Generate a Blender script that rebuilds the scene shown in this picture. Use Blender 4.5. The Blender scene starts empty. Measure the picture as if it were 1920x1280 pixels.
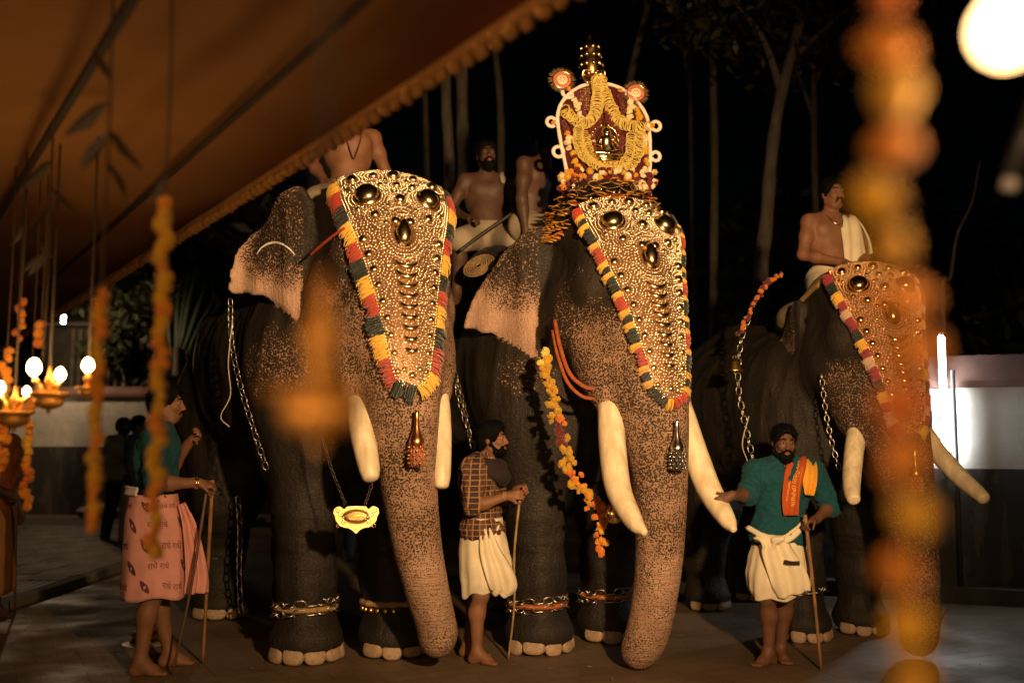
import bpy, bmesh, math, random
import numpy as np
from mathutils import Matrix, Vector, Quaternion
random.seed(7); rng = np.random.default_rng(7)
R = math.radians
scene = bpy.context.scene
COL = scene.collection

# ------------------------------------------------------------------ camera
CAM_H, PITCH, FPX = 1.45, math.atan(180/1867), 1867.0
cam_d = bpy.data.cameras.new('camera'); cam = bpy.data.objects.new('camera', cam_d); COL.objects.link(cam)
cam.location = (0, 0, CAM_H); cam.rotation_euler = (math.pi/2 + PITCH, 0, 0)
cam_d.sensor_width = 36; cam_d.lens = 36*FPX/1920; cam_d.clip_start = 0.05; cam_d.clip_end = 400
cam_d.dof.use_dof = True; cam_d.dof.focus_distance = 6.3; cam_d.dof.aperture_fstop = 1.2
scene.camera = cam

# ------------------------------------------------------------------ night sky, faint moon
world = bpy.data.worlds.new('World'); scene.world = world; world.use_nodes = True
wn = world.node_tree.nodes; wl = world.node_tree.links
sky_n = wn.new('ShaderNodeTexSky'); sky_n.sky_type = 'NISHITA'; sky_n.sun_disc = False
sky_n.sun_elevation = R(22); sky_n.sun_rotation = R(150)
wn['Background'].inputs['Strength'].default_value = 0.00012
wl.new(sky_n.outputs[0], wn['Background'].inputs['Color'])
sun_d = bpy.data.lights.new('moon', 'SUN'); sun_d.energy = 0.006; sun_d.angle = R(0.5); sun_d.color = (1, .95, .88)
sun = bpy.data.objects.new('moon', sun_d); COL.objects.link(sun); sun.rotation_euler = (R(68), 0, R(30))

# ------------------------------------------------------------------ the flood lamp, and fill bulbs added out of view (built in bulb_lamp)
WARM = (1.0, .605, .275)
KEYS = [  # position, target, watts, cone
    (1.45, 0.15, 2.62, -0.2, 6.4, 2.50, 3300, 74),
]
FILLS = [(-1.3, -0.9, 1.9, 80), (0.5, -1.4, 2.0, 60)]  # unseen bulbs added to brighten the garlands and awning
vs = scene.view_settings; vs.view_transform = 'Standard'; vs.look = 'None'; vs.exposure = 0.15; vs.gamma = 1.0; vs.use_curve_mapping = False
scene.cycles.use_denoising = True
scene.cycles.max_bounces = 5; scene.cycles.diffuse_bounces = 3; scene.cycles.glossy_bounces = 3
scene.cycles.transmission_bounces = 4; scene.cycles.caustics_reflective = False; scene.cycles.caustics_refractive = False
scene.cycles.sample_clamp_indirect = 4

# ------------------------------------------------------------------ helpers: pixels of the photograph to places
_cp, _sp = math.cos(PITCH), math.sin(PITCH)
def at(px, py, Y):
    rx = (px-960)/FPX; ru = (640-py)/FPX
    ry = _cp - _sp*ru; rz = _sp + _cp*ru
    t = Y/ry
    return Vector((rx*t, Y, CAM_H + rz*t))
KY = 1.045   # how far back the row of elephants stands
def ground(px, py):
    rx = (px-960)/FPX; ru = (640-py)/FPX
    ry = _cp - _sp*ru; rz = _sp + _cp*ru
    t = -CAM_H/rz
    return Vector((rx*t, ry*t, 0))

# ------------------------------------------------------------------ helpers: objects
def link(o, parent=None):
    COL.objects.link(o)
    if parent is not None: o.parent = parent
    return o
def tag(o, label=None, cat=None, group=None, kind=None):
    if label: o['label'] = label
    if cat: o['category'] = cat
    if group: o['group'] = group
    if kind: o['kind'] = kind
    return o
def empty(name, loc=(0,0,0), rz=0, label=None, cat=None, group=None, M=None):
    o = bpy.data.objects.new(name, None); o.empty_display_size = .1
    if M is not None: o.matrix_world = M
    else: o.location = loc; o.rotation_euler = (0, 0, rz)
    COL.objects.link(o)
    return tag(o, label, cat, group)
def mesh(name, verts, faces, smooth=True, mats=(), fm=None):
    me = bpy.data.meshes.new(name)
    v = np.asarray(verts, dtype=np.float32).reshape(-1, 3)
    if isinstance(faces, np.ndarray) and faces.ndim == 2:
        nf, k = faces.shape
        me.vertices.add(len(v)); me.vertices.foreach_set('co', v.ravel())
        me.loops.add(nf*k); me.loops.foreach_set('vertex_index', faces.astype(np.int32).ravel())
        me.polygons.add(nf); me.polygons.foreach_set('loop_start', np.arange(0, nf*k, k, dtype=np.int32))
        me.update(calc_edges=True)
    else:
        me.from_pydata([tuple(map(float, p)) for p in v], [], [tuple(map(int, f)) for f in faces]); me.update()
    for m in mats: me.materials.append(m)
    if fm is not None: me.polygons.foreach_set('material_index', np.asarray(fm, dtype=np.int32))
    me.polygons.foreach_set('use_smooth', [smooth]*len(me.polygons))
    return me
def obj(name, me, parent=None, mat=None, loc=None, M=None):
    o = bpy.data.objects.new(name, me)
    if mat is not None:
        if len(me.materials) == 0: me.materials.append(mat)
        elif me.materials[0] != mat:
            o.material_slots[0].link = 'OBJECT'; o.material_slots[0].material = mat
    if loc is not None: o.location = loc
    if M is not None: o.matrix_basis = M
    return link(o, parent)
def vattr(me, name, data):
    a = me.attributes.new(name, 'FLOAT', 'POINT'); a.data.foreach_set('value', np.asarray(data, dtype=np.float32))
def join(parts):
    """parts: list of (verts, faces as array k) -> one verts, faces list"""
    V = []; F = []; n = 0
    for v, f in parts:
        v = np.asarray(v, dtype=float).reshape(-1, 3); V.append(v)
        F += [tuple(int(i)+n for i in q) for q in f]; n += len(v)
    return np.vstack(V), F

# ------------------------------------------------------------------ helpers: shapes as (verts, faces)
def box(cx, cy, cz, sx, sy, sz):
    v = [(cx+a*sx/2, cy+b*sy/2, cz+c*sz/2) for a in (-1,1) for b in (-1,1) for c in (-1,1)]
    f = [(0,1,3,2),(4,6,7,5),(0,4,5,1),(2,3,7,6),(0,2,6,4),(1,5,7,3)]
    return v, f
def frames(P):
    P = np.asarray(P, dtype=float); n = len(P)
    T = np.gradient(P, axis=0); T /= np.linalg.norm(T, axis=1)[:, None]+1e-12
    up = np.array([0,0,1.]) if abs(T[0][2]) < .9 else np.array([1.,0,0])
    N = np.zeros_like(P); u = up - T[0]*(up@T[0]); N[0] = u/np.linalg.norm(u)
    for i in range(1, n):
        u = N[i-1] - T[i]*(N[i-1]@T[i]); N[i] = u/(np.linalg.norm(u)+1e-12)
    return T, N, np.cross(T, N)
def tube(P, r, seg=8, cap=True, closed=False):
    P = np.asarray(P, dtype=float); n = len(P); r = np.broadcast_to(np.asarray(r, dtype=float), (n,))
    T, N, B = frames(P)
    a = np.linspace(0, 2*math.pi, seg, endpoint=False)
    V = (P[:,None,:] + r[:,None,None]*(np.cos(a)[None,:,None]*N[:,None,:] + np.sin(a)[None,:,None]*B[:,None,:])).reshape(-1,3)
    F = []
    for i in range(n-1):
        for j in range(seg):
            F.append((i*seg+j, i*seg+(j+1)%seg, (i+1)*seg+(j+1)%seg, (i+1)*seg+j))
    if cap: F.append(tuple(range(seg-1,-1,-1))); F.append(tuple((n-1)*seg+j for j in range(seg)))
    return V, F
def lathe(prof, seg=24, c=(0,0,0)):
    V = []; F = []; n = len(prof)
    for (r, z) in prof:
        for j in range(seg):
            a = 2*math.pi*j/seg; V.append((c[0]+r*math.cos(a), c[1]+r*math.sin(a), c[2]+z))
    for i in range(n-1):
        for j in range(seg): F.append((i*seg+j, i*seg+(j+1)%seg, (i+1)*seg+(j+1)%seg, (i+1)*seg+j))
    F.append(tuple(range(seg-1,-1,-1))); F.append(tuple((n-1)*seg+j for j in range(seg)))
    return V, F
def ball(c, r, seg=10, rings=6):
    r = np.broadcast_to(np.asarray(r, dtype=float), (3,))
    V = [(c[0], c[1], c[2]+r[2])]; F = []
    for i in range(1, rings):
        t = math.pi*i/rings
        for j in range(seg):
            a = 2*math.pi*j/seg
            V.append((c[0]+r[0]*math.sin(t)*math.cos(a), c[1]+r[1]*math.sin(t)*math.sin(a), c[2]+r[2]*math.cos(t)))
    V.append((c[0], c[1], c[2]-r[2])); L = len(V)-1
    for j in range(seg):
        F.append((0, 1+j, 1+(j+1)%seg)); F.append((L, L-seg+(j+1)%seg, L-seg+j))
    for i in range(rings-2):
        for j in range(seg):
            a = 1+i*seg+j; b = 1+i*seg+(j+1)%seg; F.append((a, a+seg, b+seg, b))
    return V, F
def torus(R0, r, seg=16, k=6, sx=1., M=None):
    V = []; F = []
    for i in range(seg):
        a = 2*math.pi*i/seg
        for j in range(k):
            b = 2*math.pi*j/k
            V.append((sx*(R0+r*math.cos(b))*math.cos(a) if sx == 1 else (R0*sx+r*math.cos(b))*math.cos(a), (R0+r*math.cos(b))*math.sin(a), r*math.sin(b)))
    for i in range(seg):
        for j in range(k):
            F.append((i*k+j, ((i+1)%seg)*k+j, ((i+1)%seg)*k+(j+1)%k, i*k+(j+1)%k))
    return V, F
def catmull(P, n=8, closed=False):
    P = np.asarray(P, dtype=float)
    Q = np.vstack([P[-1:], P, P[:2]]) if closed else np.vstack([2*P[:1]-P[1:2], P, 2*P[-1:]-P[-2:-1]])
    out = []
    for i in range(1, len(Q)-2):
        p0, p1, p2, p3 = Q[i-1], Q[i], Q[i+1], Q[i+2]
        for t in np.linspace(0, 1, n, endpoint=False):
            out.append(.5*((2*p1)+(-p0+p2)*t+(2*p0-5*p1+4*p2-p3)*t*t+(-p0+3*p1-3*p2+p3)*t**3))
    if not closed: out.append(P[-1])
    return np.array(out)
def xf(M, part):
    v, f = part; v = np.asarray(v, dtype=float).reshape(-1,3); A = np.array(M)
    return v@A[:3,:3].T + A[:3,3], f
def basis(x, y, z, o):
    M = Matrix.Identity(4)
    for i, a in enumerate((x, y, z)):
        for j in range(3): M[j][i] = a[j]
    for j in range(3): M[j][3] = o[j]
    return M
def snoise(P, f=1., seed=0):
    """cheap smooth pseudo-noise, about -1..1"""
    P = np.asarray(P)*f; r = np.random.default_rng(seed); out = 0
    for k in range(5):
        d = r.normal(size=3); d *= (1+.6*k)/np.linalg.norm(d)
        out = out + np.sin(P@d*2.1 + r.uniform(0, 6.28))/(1+.5*k)
    return out/2.2

# ------------------------------------------------------------------ signed-distance modelling for bodies
class SDF:
    def __init__(s): s.ops = []
    def add(s, f, lo, hi, k, op='u'): s.ops.append((f, np.array(lo, float), np.array(hi, float), k, op)); return s
    def cone(s, a, b, ra, rb, k=.05, op='u', infl=0.):
        a = np.array(a, float); b = np.array(b, float); ra += infl; rb += infl; ba = b-a; L = ba@ba + 1e-9
        def f(X, Y, Z):
            h = np.clip(((X-a[0])*ba[0] + (Y-a[1])*ba[1] + (Z-a[2])*ba[2])/L, 0, 1)
            return np.sqrt((X-a[0]-h*ba[0])**2 + (Y-a[1]-h*ba[1])**2 + (Z-a[2]-h*ba[2])**2) - (ra+(rb-ra)*h)
        m = max(ra, rb)
        return s.add(f, np.minimum(a, b)-m, np.maximum(a, b)+m, k, op)
    def chain(s, pts, k=.05, infl=0.):
        for p, q in zip(pts[:-1], pts[1:]): s.cone(p[:3], q[:3], p[3], q[3], k, infl=infl)
        return s
    def ell(s, c, r, k=.05, rot=None, op='u', infl=0.):
        c = np.array(c, float); r = np.array(r, float)+infl; Rm = np.eye(3) if rot is None else np.array(rot)
        def f(X, Y, Z):
            x, y, z = X-c[0], Y-c[1], Z-c[2]
            u = Rm[0,0]*x+Rm[1,0]*y+Rm[2,0]*z; v = Rm[0,1]*x+Rm[1,1]*y+Rm[2,1]*z; w = Rm[0,2]*x+Rm[1,2]*y+Rm[2,2]*z
            k0 = np.sqrt((u/r[0])**2+(v/r[1])**2+(w/r[2])**2); k1 = np.sqrt((u/r[0]**2)**2+(v/r[1]**2)**2+(w/r[2]**2)**2)+1e-9
            return k0*(k0-1)/k1
        e = np.abs(Rm)@r
        return s.add(f, c-e, c+e, k, op)
    def plane(s, n, d, k=.0):
        """keep the side where n.p < d"""
        n = np.array(n, float)
        return s.add(lambda X, Y, Z: X*n[0]+Y*n[1]+Z*n[2]-d, (-9,)*3, (9,)*3, k, 'i')
    def grid(s, vox, pad=.03):
        us = [o for o in s.ops if o[4] == 'u']
        lo = np.min([o[1] for o in us], axis=0)-pad-vox*2; hi = np.max([o[2] for o in us], axis=0)+pad+vox*2
        n = np.ceil((hi-lo)/vox).astype(int)+1
        ax = [(lo[i]+vox*np.arange(n[i])).astype(np.float32) for i in range(3)]
        D = np.full(n, 1., np.float32)
        for f, a, b, k, op in s.ops:
            m = k+3*vox
            i0 = np.clip(np.floor((a-m-lo)/vox).astype(int), 0, n); i1 = np.clip(np.ceil((b+m-lo)/vox).astype(int)+1, 0, n)
            if np.any(i1 <= i0): continue
            sl = tuple(slice(i0[j], i1[j]) for j in range(3))
            d = f(ax[0][sl[0]][:,None,None], ax[1][sl[1]][None,:,None], ax[2][sl[2]][None,None,:])
            d = np.broadcast_to(d, D[sl].shape)
            A = D[sl]
            if op == 'u':
                if k > 0:
                    h = np.clip(.5+.5*(A-d)/k, 0, 1); D[sl] = A*(1-h)+d*h - k*h*(1-h)
                else: D[sl] = np.minimum(A, d)
            else:
                e = -d if op == 's' else d
                if k > 0:
                    h = np.clip(.5-.5*(A-e)/k, 0, 1); D[sl] = A*(1-h)+e*h + k*h*(1-h)
                else: D[sl] = np.maximum(A, e)
        return D, lo, vox
    def verts(s, vox, smooth=1):
        D, lo, vox = s.grid(vox)
        return nets(D, lo, vox, smooth)
    def mesh(s, name, vox, smooth=1):
        V, F = s.verts(vox, smooth)
        return mesh(name, V, F)
def nets(D, lo, vox, smooth=1):
    S = D < 0
    cnt = np.zeros(tuple(np.array(D.shape)-1), np.uint8)
    for a in (0,1):
        for b in (0,1):
            for c in (0,1):
                cnt += S[a:D.shape[0]-1+a, b:D.shape[1]-1+b, c:D.shape[2]-1+c]
    I = np.argwhere((cnt > 0) & (cnt < 8))
    co = np.array([(a,b,c) for a in (0,1) for b in (0,1) for c in (0,1)])
    vals = np.stack([D[I[:,0]+c[0], I[:,1]+c[1], I[:,2]+c[2]] for c in co], 1)
    pos = np.zeros((len(I),3)); num = np.zeros(len(I))
    for i in range(8):
        for j in range(i+1, 8):
            if np.abs(co[i]-co[j]).sum() != 1: continue
            m = (vals[:,i] < 0) != (vals[:,j] < 0)
            t = np.where(m, vals[:,i]/(vals[:,i]-vals[:,j]+1e-20), 0)
            pos += np.where(m[:,None], co[i]+t[:,None]*(co[j]-co[i]), 0); num += m
    V = I + pos/num[:,None]
    vid = np.full(cnt.shape, -1, np.int32); vid[I[:,0],I[:,1],I[:,2]] = np.arange(len(I))
    Q = []
    for ax in range(3):
        o = [a for a in range(3) if a != ax]
        sl0 = [slice(None)]*3; sl1 = [slice(None)]*3
        sl0[ax] = slice(0,-1); sl1[ax] = slice(1,None)
        for a in o: sl0[a] = slice(1,-1); sl1[a] = slice(1,-1)
        s0 = S[tuple(sl0)]; s1 = S[tuple(sl1)]
        E = np.argwhere(s0 != s1)
        if len(E) == 0: continue
        fl = s0[E[:,0],E[:,1],E[:,2]]
        E = E.copy(); E[:,o[0]] += 1; E[:,o[1]] += 1
        def cell(d0, d1):
            C = E.copy(); C[:,o[0]] += d0; C[:,o[1]] += d1
            return vid[C[:,0],C[:,1],C[:,2]]
        q = np.stack([cell(-1,-1), cell(0,-1), cell(0,0), cell(-1,0)], 1)
        if ax == 1: fl = ~fl
        q = np.where(fl[:,None], q, q[:,::-1]); Q.append(q)
    F = np.vstack(Q); F = F[(F >= 0).all(1)]
    for _ in range(smooth):
        acc = np.zeros_like(V); c = np.zeros(len(V))
        for i in range(4):
            a = F[:,i]; b = F[:,(i+1)%4]
            for k in range(3):
                acc[:,k] += np.bincount(a, V[b,k], len(V)) + np.bincount(b, V[a,k], len(V))
            c += np.bincount(a, minlength=len(V)) + np.bincount(b, minlength=len(V))
        V = np.where(c[:,None] > 0, .5*V + .5*acc/np.maximum(c,1)[:,None], V)
    return V*vox + lo, F

# ------------------------------------------------------------------ materials
MATS = {}
class NB:
    def __init__(s, name):
        s.m = bpy.data.materials.new(name); s.m.use_nodes = True; s.nt = s.m.node_tree
        s.b = s.nt.nodes['Principled BSDF']; s.out = s.nt.nodes['Material Output']
    def n(s, t, **kw):
        x = s.nt.nodes.new(t)
        for k, v in kw.items():
            if k in x.inputs.keys(): x.inputs[k].default_value = v
            else: setattr(x, k, v)
        return x
    def l(s, a, b): s.nt.links.new(a, b)
    def set(s, **kw):
        for k, v in kw.items(): s.b.inputs[k.replace('_', ' ')].default_value = v
    def coord(s, which='Object', scale=None):
        t = s.n('ShaderNodeTexCoord').outputs[which]
        if scale is not None:
            mp = s.n('ShaderNodeMapping'); mp.inputs['Scale'].default_value = scale if hasattr(scale, '__len__') else (scale,)*3
            s.l(t, mp.inputs[0]); t = mp.outputs[0]
        return t
    def noise(s, vec, scale, detail=4, rough=.55):
        x = s.n('ShaderNodeTexNoise'); x.inputs['Scale'].default_value = scale; x.inputs['Detail'].default_value = detail; x.inputs['Roughness'].default_value = rough
        s.l(vec, x.inputs['Vector']); return x.outputs['Fac']
    def ramp(s, fac, stops):
        x = s.n('ShaderNodeValToRGB'); e = x.color_ramp.elements
        while len(e) < len(stops): e.new(.5)
        for i, (p, c) in enumerate(stops): e[i].position = p; e[i].color = (*c, 1) if len(c) == 3 else c
        s.l(fac, x.inputs[0]); return x.outputs[0]
    def mix(s, fac, a, b):
        x = s.n('ShaderNodeMix', data_type='RGBA')
        for v, i in ((fac, 0), (a, 6), (b, 7)):
            if hasattr(v, 'node'): s.l(v, x.inputs[i])
            else: x.inputs[i].default_value = v if i == 0 else (*v, 1) if len(v) == 3 else v
        return x.outputs[2]
    def math(s, op, a, b=0., c=None):
        x = s.n('ShaderNodeMath', operation=op)
        for i, v in enumerate((a, b) if c is None else (a, b, c)):
            if hasattr(v, 'node'): s.l(v, x.inputs[i])
            else: x.inputs[i].default_value = v
        return x.outputs[0]
    def bump(s, h, strength=.3, dist=.01, prev=None):
        x = s.n('ShaderNodeBump'); x.inputs['Strength'].default_value = strength; x.inputs['Distance'].default_value = dist
        s.l(h, x.inputs['Height'])
        if prev is not None: s.l(prev, x.inputs['Normal'])
        s.l(x.outputs[0], s.b.inputs['Normal']); return x.outputs[0]
    def attr(s, name): return s.n('ShaderNodeAttribute', attribute_name=name).outputs['Fac']
def M_simple(name, col, rough=.6, metal=0., var=.25, vscale=8., bump=0., bscale=40., bdist=.005, spec=.5, sheen=0., sub=0.):
    if name in MATS: return MATS[name]
    b = NB(name); c = b.coord()
    f = b.noise(c, vscale, 4)
    lo = tuple(x*(1-var) for x in col); hi = tuple(min(1, x*(1+var)) for x in col)
    b.l(b.ramp(f, [(.3, lo), (.7, hi)]), b.b.inputs['Base Color'])
    b.set(Roughness=rough, Metallic=metal); b.b.inputs['Specular IOR Level'].default_value = spec
    if sheen: b.b.inputs['Sheen Weight'].default_value = sheen
    if sub: b.b.inputs['Subsurface Weight'].default_value = sub; b.b.inputs['Subsurface Scale'].default_value = .02
    if bump: b.bump(b.noise(c, bscale, 3), bump, bdist)
    MATS[name] = b.m; return b.m
def M_emit(name, col, strength):
    if name in MATS: return MATS[name]
    b = NB(name); b.b.inputs['Emission Color'].default_value = (*col, 1); b.b.inputs['Emission Strength'].default_value = strength
    b.b.inputs['Base Color'].default_value = (*[x*.8 for x in col], 1)
    MATS[name] = b.m; return b.m
def M_cloth(name, col, var=.12, weave=900., rough=.85, bump=.25, fold=.0):
    if name in MATS: return MATS[name]
    b = NB(name); c = b.coord()
    f = b.noise(c, 6, 4); lo = tuple(x*(1-var*1.6) for x in col); hi = tuple(min(1, x*(1+var)) for x in col)
    b.l(b.ramp(f, [(.3, lo), (.7, hi)]), b.b.inputs['Base Color'])
    b.set(Roughness=rough); b.b.inputs['Sheen Weight'].default_value = .03; b.b.inputs['Specular IOR Level'].default_value = .2
    n1 = b.bump(b.noise(b.coord('Object',(1,1,.35)), 26, 4, .6), .35, .012)
    b.bump(b.noise(c, 260, 2), bump, .002, n1)
    MATS[name] = b.m; return b.m
GOLD = M_simple('polished_gold', (.97, .68, .36), .21, 1., .08, 20)
GOLDB = M_simple('beaded_gold', (.98, .76, .54), .25, 1., .15, 60)
BRASS = M_simple('brass', (.80, .50, .16), .3, 1., .2, 12, .1, 60)
STEEL = M_simple('chain_steel', (.42, .39, .35), .32, 1., .35, 30, .2, 80)
DKSTEEL = M_simple('worn_iron', (.16, .14, .12), .42, 1., .4, 30, .3, 80)
IVORY = None

# ================================================================== SETTING
# ---- ground: worn concrete, one sheet out to the horizon
def m_ground():
    b = NB('worn_concrete_ground'); c = b.coord()
    big = b.noise(c, .55, 5, .6); fine = b.noise(c, 9, 6, .7)
    col = b.ramp(big, [(.28, (.085, .056, .034)), (.5, (.160, .106, .064)), (.72, (.235, .160, .098))])
    col = b.mix(b.math('MULTIPLY', b.math('GREATER_THAN', fine, .63), .5), col, (.13, .115, .095))
    mp = b.n('ShaderNodeMapping'); mp.inputs['Rotation'].default_value = (0, 0, R(-28)); b.l(c, mp.inputs[0])
    br = b.n('ShaderNodeTexBrick', Scale=1.0); br.inputs['Brick Width'].default_value = .26; br.inputs['Row Height'].default_value = .13
    br.inputs['Mortar Size'].default_value = .006; br.inputs['Mortar Smooth'].default_value = .4
    br.inputs['Color1'].default_value = (1,1,1,1); br.inputs['Color2'].default_value = (.86,.86,.86,1); br.inputs['Mortar'].default_value = (.55,.55,.55,1)
    b.l(mp.outputs[0], br.inputs['Vector'])
    mm = b.n('ShaderNodeMix', data_type='RGBA', blend_type='MULTIPLY'); mm.inputs[0].default_value = .8
    b.l(col, mm.inputs[6]); b.l(br.outputs['Color'], mm.inputs[7])
    b.l(mm.outputs[2], b.b.inputs['Base Color'])
    b.l(b.ramp(b.noise(c, 1.7, 4), [(.35, (.42,)*3), (.65, (.8,)*3)]), b.b.inputs['Roughness'])
    n1 = b.bump(br.outputs['Fac'], .35, -.006)
    b.bump(b.noise(c, 60, 5, .7), .45, .006, n1)
    return b.m
gm = m_ground()
n = 40; gx = np.linspace(-90, 90, n); V = [(x, y-10, 0) for y in np.linspace(0, 160, n) for x in gx]
F = [(j*n+i, j*n+i+1, (j+1)*n+i+1, (j+1)*n+i) for j in range(n-1) for i in range(n-1)]
tag(obj('ground', mesh('ground', V, F), mat=gm), kind='structure')

# ---- the patch of small ribbed paving tiles at far left (each tile its own piece near the edge, far beyond it the joints are finer than a pixel)
PAVE = [M_simple('paver_grey', (.125, .115, .105), .6, 0, .3, 5, .4, 70), M_simple('paver_pale', (.165, .15, .135), .6, 0, .3, 5, .4, 70)]
pav = obj('paving', mesh('paving', [(-11.5, 8.6, .004), (-4.4, 8.6, .004), (-4.4, 18.2, .004), (-11.5, 18.2, .004)], [(0,1,2,3)]), mat=M_simple('paving_joint', (.04, .037, .033), .8, 0, .3, 6))
tag(pav, kind='structure')
tile_v, tile_f = box(0, 0, .012, .46, .46, .024)
rb = [(tile_v, tile_f)] + [box(0, -.19+.095*i, .0265, .44, .05, .008) for i in range(5)]
tile_me = [mesh('paving_tile', *join(rb), smooth=False) for _ in range(1)][0]
tile_me.materials.append(PAVE[0])
k = 0
for j in range(16):
    for i in range(14):
        x = -10.9+i*.475; y = 8.9+j*.475
        if k < 240:
            o = obj('paving_tile', tile_me, pav, mat=PAVE[(i*7+j*3) % 2], loc=(x, y, .004+.003*((i*5+j*11) % 3))); o.rotation_euler = (0, 0, (0, math.pi/2)[(i+j) % 2]); k += 1
# kerb line between paving and the yard
kerb = obj('kerb', mesh('kerb', *join([box(-4.32, 8.75+1.02*i, .035, .13, 1.0, .075) for i in range(9)]), smooth=False), mat=M_simple('kerb_concrete', (.16, .145, .125), .8, 0, .3, 4, .4, 30))
tag(kerb, kind='structure')

# ---- compound wall: white above, black band below, sloping maroon coping
def m_wall(name, col, stain):
    b = NB(name); c = b.coord()
    f = b.noise(c, 1.3, 6, .65); g = b.noise(b.coord('Object', (3, 3, .6)), 2.2, 5, .6)
    base = b.ramp(f, [(.3, tuple(x*.72 for x in col)), (.7, col)])
    b.l(b.mix(b.math('MULTIPLY', b.math('GREATER_THAN', g, .56), .55), base, stain), b.b.inputs['Base Color'])
    b.set(Roughness=.9)
    n1 = b.bump(b.noise(c, 7, 5, .6), .5, .03); b.bump(b.noise(c, 60, 4), .4, .005, n1)
    return b.m
W_WHITE = m_wall('white_plaster', (.62, .60, .57), (.48, .45, .41))
W_BLACK = m_wall('black_plaster', (.045, .045, .045), (.10, .095, .085))
W_COPE = M_simple('maroon_coping', (.11, .055, .045), .8, 0, .4, 3, .5, 25)
W_PLINTH = M_simple('plinth_concrete', (.07, .065, .06), .85, 0, .4, 3, .5, 25)
def compound_wall(name, A, B, z0, z1, z2, label, th=.2, plinth=True):
    A = Vector(A); B = Vector(B); d = (B-A); L = d.length; a = math.atan2(d.y, d.x)
    root = empty(name, (A.x, A.y, 0), a, label, 'wall')
    obj('dark_band', mesh('dark_band', *box(L/2, 0, z0/2, L, th+.03, z0), smooth=False), root, W_BLACK)
    obj('white_band', mesh('white_band', *box(L/2, 0, (z0+z1)/2+.0015, L, th, z1-z0), smooth=False), root, W_WHITE)
    h = z2-z1; e = .05
    prof = [(-th/2-e, z1), (-th/2-e, z1+.06), (0, z2), (th/2+e, z1+.06), (th/2+e, z1)]
    n = max(2, int(L/1.5)); 
    for i in range(n):
        x0 = -.02+L*i/n; x1 = L*(i+1)/n-.02-.012
        V = [(x0, y, z+.003) for y, z in prof]+[(x1, y, z+.003) for y, z in prof]
        F = [(j, (j+1) % 5, 5+(j+1) % 5, 5+j) for j in range(5)]+[(4,3,2,1,0),(5,6,7,8,9)]
        obj('coping_slab', mesh('coping_slab', V, F, smooth=False), root, W_COPE)
    if plinth:
        obj('plinth', mesh('plinth', *box(L/2, -.21, .07, L, .22, .14), smooth=False), root, W_PLINTH)
    return root
compound_wall('compound_wall', (2.9, 9.7), (8.4, 7.35), 1.17, 1.90, 2.20, 'white and black plastered yard wall with sloping coping behind the rightmost elephant')
compound_wall('compound_wall', (2.6, 19.2), (2.9, 9.9), 1.17, 1.90, 2.20, 'dark stretch of yard wall running back behind the elephants', plinth=False)
compound_wall('compound_wall', (-15, 19.0), (2.5, 19.4), 1.28, 2.22, 2.42, 'long white and black wall across the back behind the standing men', plinth=False)

# ---- brown gate pillar behind the man in pink
pl = at(338, 760, 17.5)
root = empty('gate_pillar', (pl.x, 17.5, 0), 0, 'brown plastered gate pillar standing before the far white wall', 'pillar')
obj('shaft', mesh('shaft', *box(0, 0, 1.2, .42, .42, 2.4), smooth=False), root, M_simple('brown_plaster', (.30, .16, .09), .9, 0, .3, 3, .4, 25))
obj('cap', mesh('cap', *box(0, 0, 2.46, .54, .54, .12), smooth=False), root, W_COPE)

# ---- low shed roof and slatted building beyond the far wall at left
root = empty('slatted_building', (-8.35, 21, 0), 0, 'dim building with upright slats behind the far wall at left', 'building')
SLAT = M_simple('old_slats', (.14, .12, .09), .8, 0, .4, 4, .3, 30)
obj('wall', mesh('wall', *box(0, .35, 1.9, 3.2, .3, 3.8), smooth=False), root, M_simple('dark_boarding', (.05, .045, .035), .9, 0, .3, 4))
sl = mesh('slat', *box(0, 0, 0, .07, .05, 1.3), smooth=False)
for i in range(14): obj('slat', sl, root, SLAT, loc=(-1.0+.155*i, .13, 3.1))
obj('roof', mesh('roof', [(-1.9,-.5,3.75),(1.9,-.5,3.75),(1.9,1.2,4.3),(-1.9,1.2,4.3),(-1.9,-.5,3.83),(1.9,-.5,3.83),(1.9,1.2,4.38),(-1.9,1.2,4.38)], [(0,1,2,3)[::-1],(4,5,6,7),(0,1,5,4),(1,2,6,5),(2,3,7,6),(3,0,4,7)], smooth=False), root, M_simple('tin_roof', (.06,.05,.045), .7, 0, .3, 3))
obj('lintel', mesh('lintel', *box(0, .1, 2.38, 3.3, .16, .1), smooth=False), root, SLAT)

# ---- tubes: lit one on a post in front of the right wall, small far one at left
TUBE = M_emit('fluorescent_glass', (.97, 1.0, .98), 60.)
tp = at(1768, 720, 9.0)
root = empty('tube_light', (tp.x, tp.y, 0), R(-22), 'glowing upright fluorescent tube on a post by the right hand wall', 'light')
z0 = at(1768, 862, 9.0).z; z1 = at(1768, 632, 9.0).z
obj('tube', mesh('tube', *tube([(0,0,z0),(0,0,z1)], .028, 12)), root, TUBE)
obj('end_cap', mesh('end_cap', *tube([(0,0,z1),(0,0,z1+.045)], .019, 12)), root, M_simple('white_plastic', (.6,.6,.58), .4))
obj('end_cap', mesh('end_cap', *tube([(0,0,z0-.045),(0,0,z0)], .019, 12)), root, MATS['white_plastic'])
obj('post', mesh('post', *tube([(.085,.03,0.0),(.085,.03,z1-.3)], .02, 10)), root, M_simple('dark_pipe', (.035,.036,.036), .6))
obj('batten', mesh('batten', *box(.0, .055, (z0+z1)/2, .045, .03, z1-z0+.06), smooth=False), root, MATS['white_plastic'])
t2 = at(120, 596, 18.6)
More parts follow.
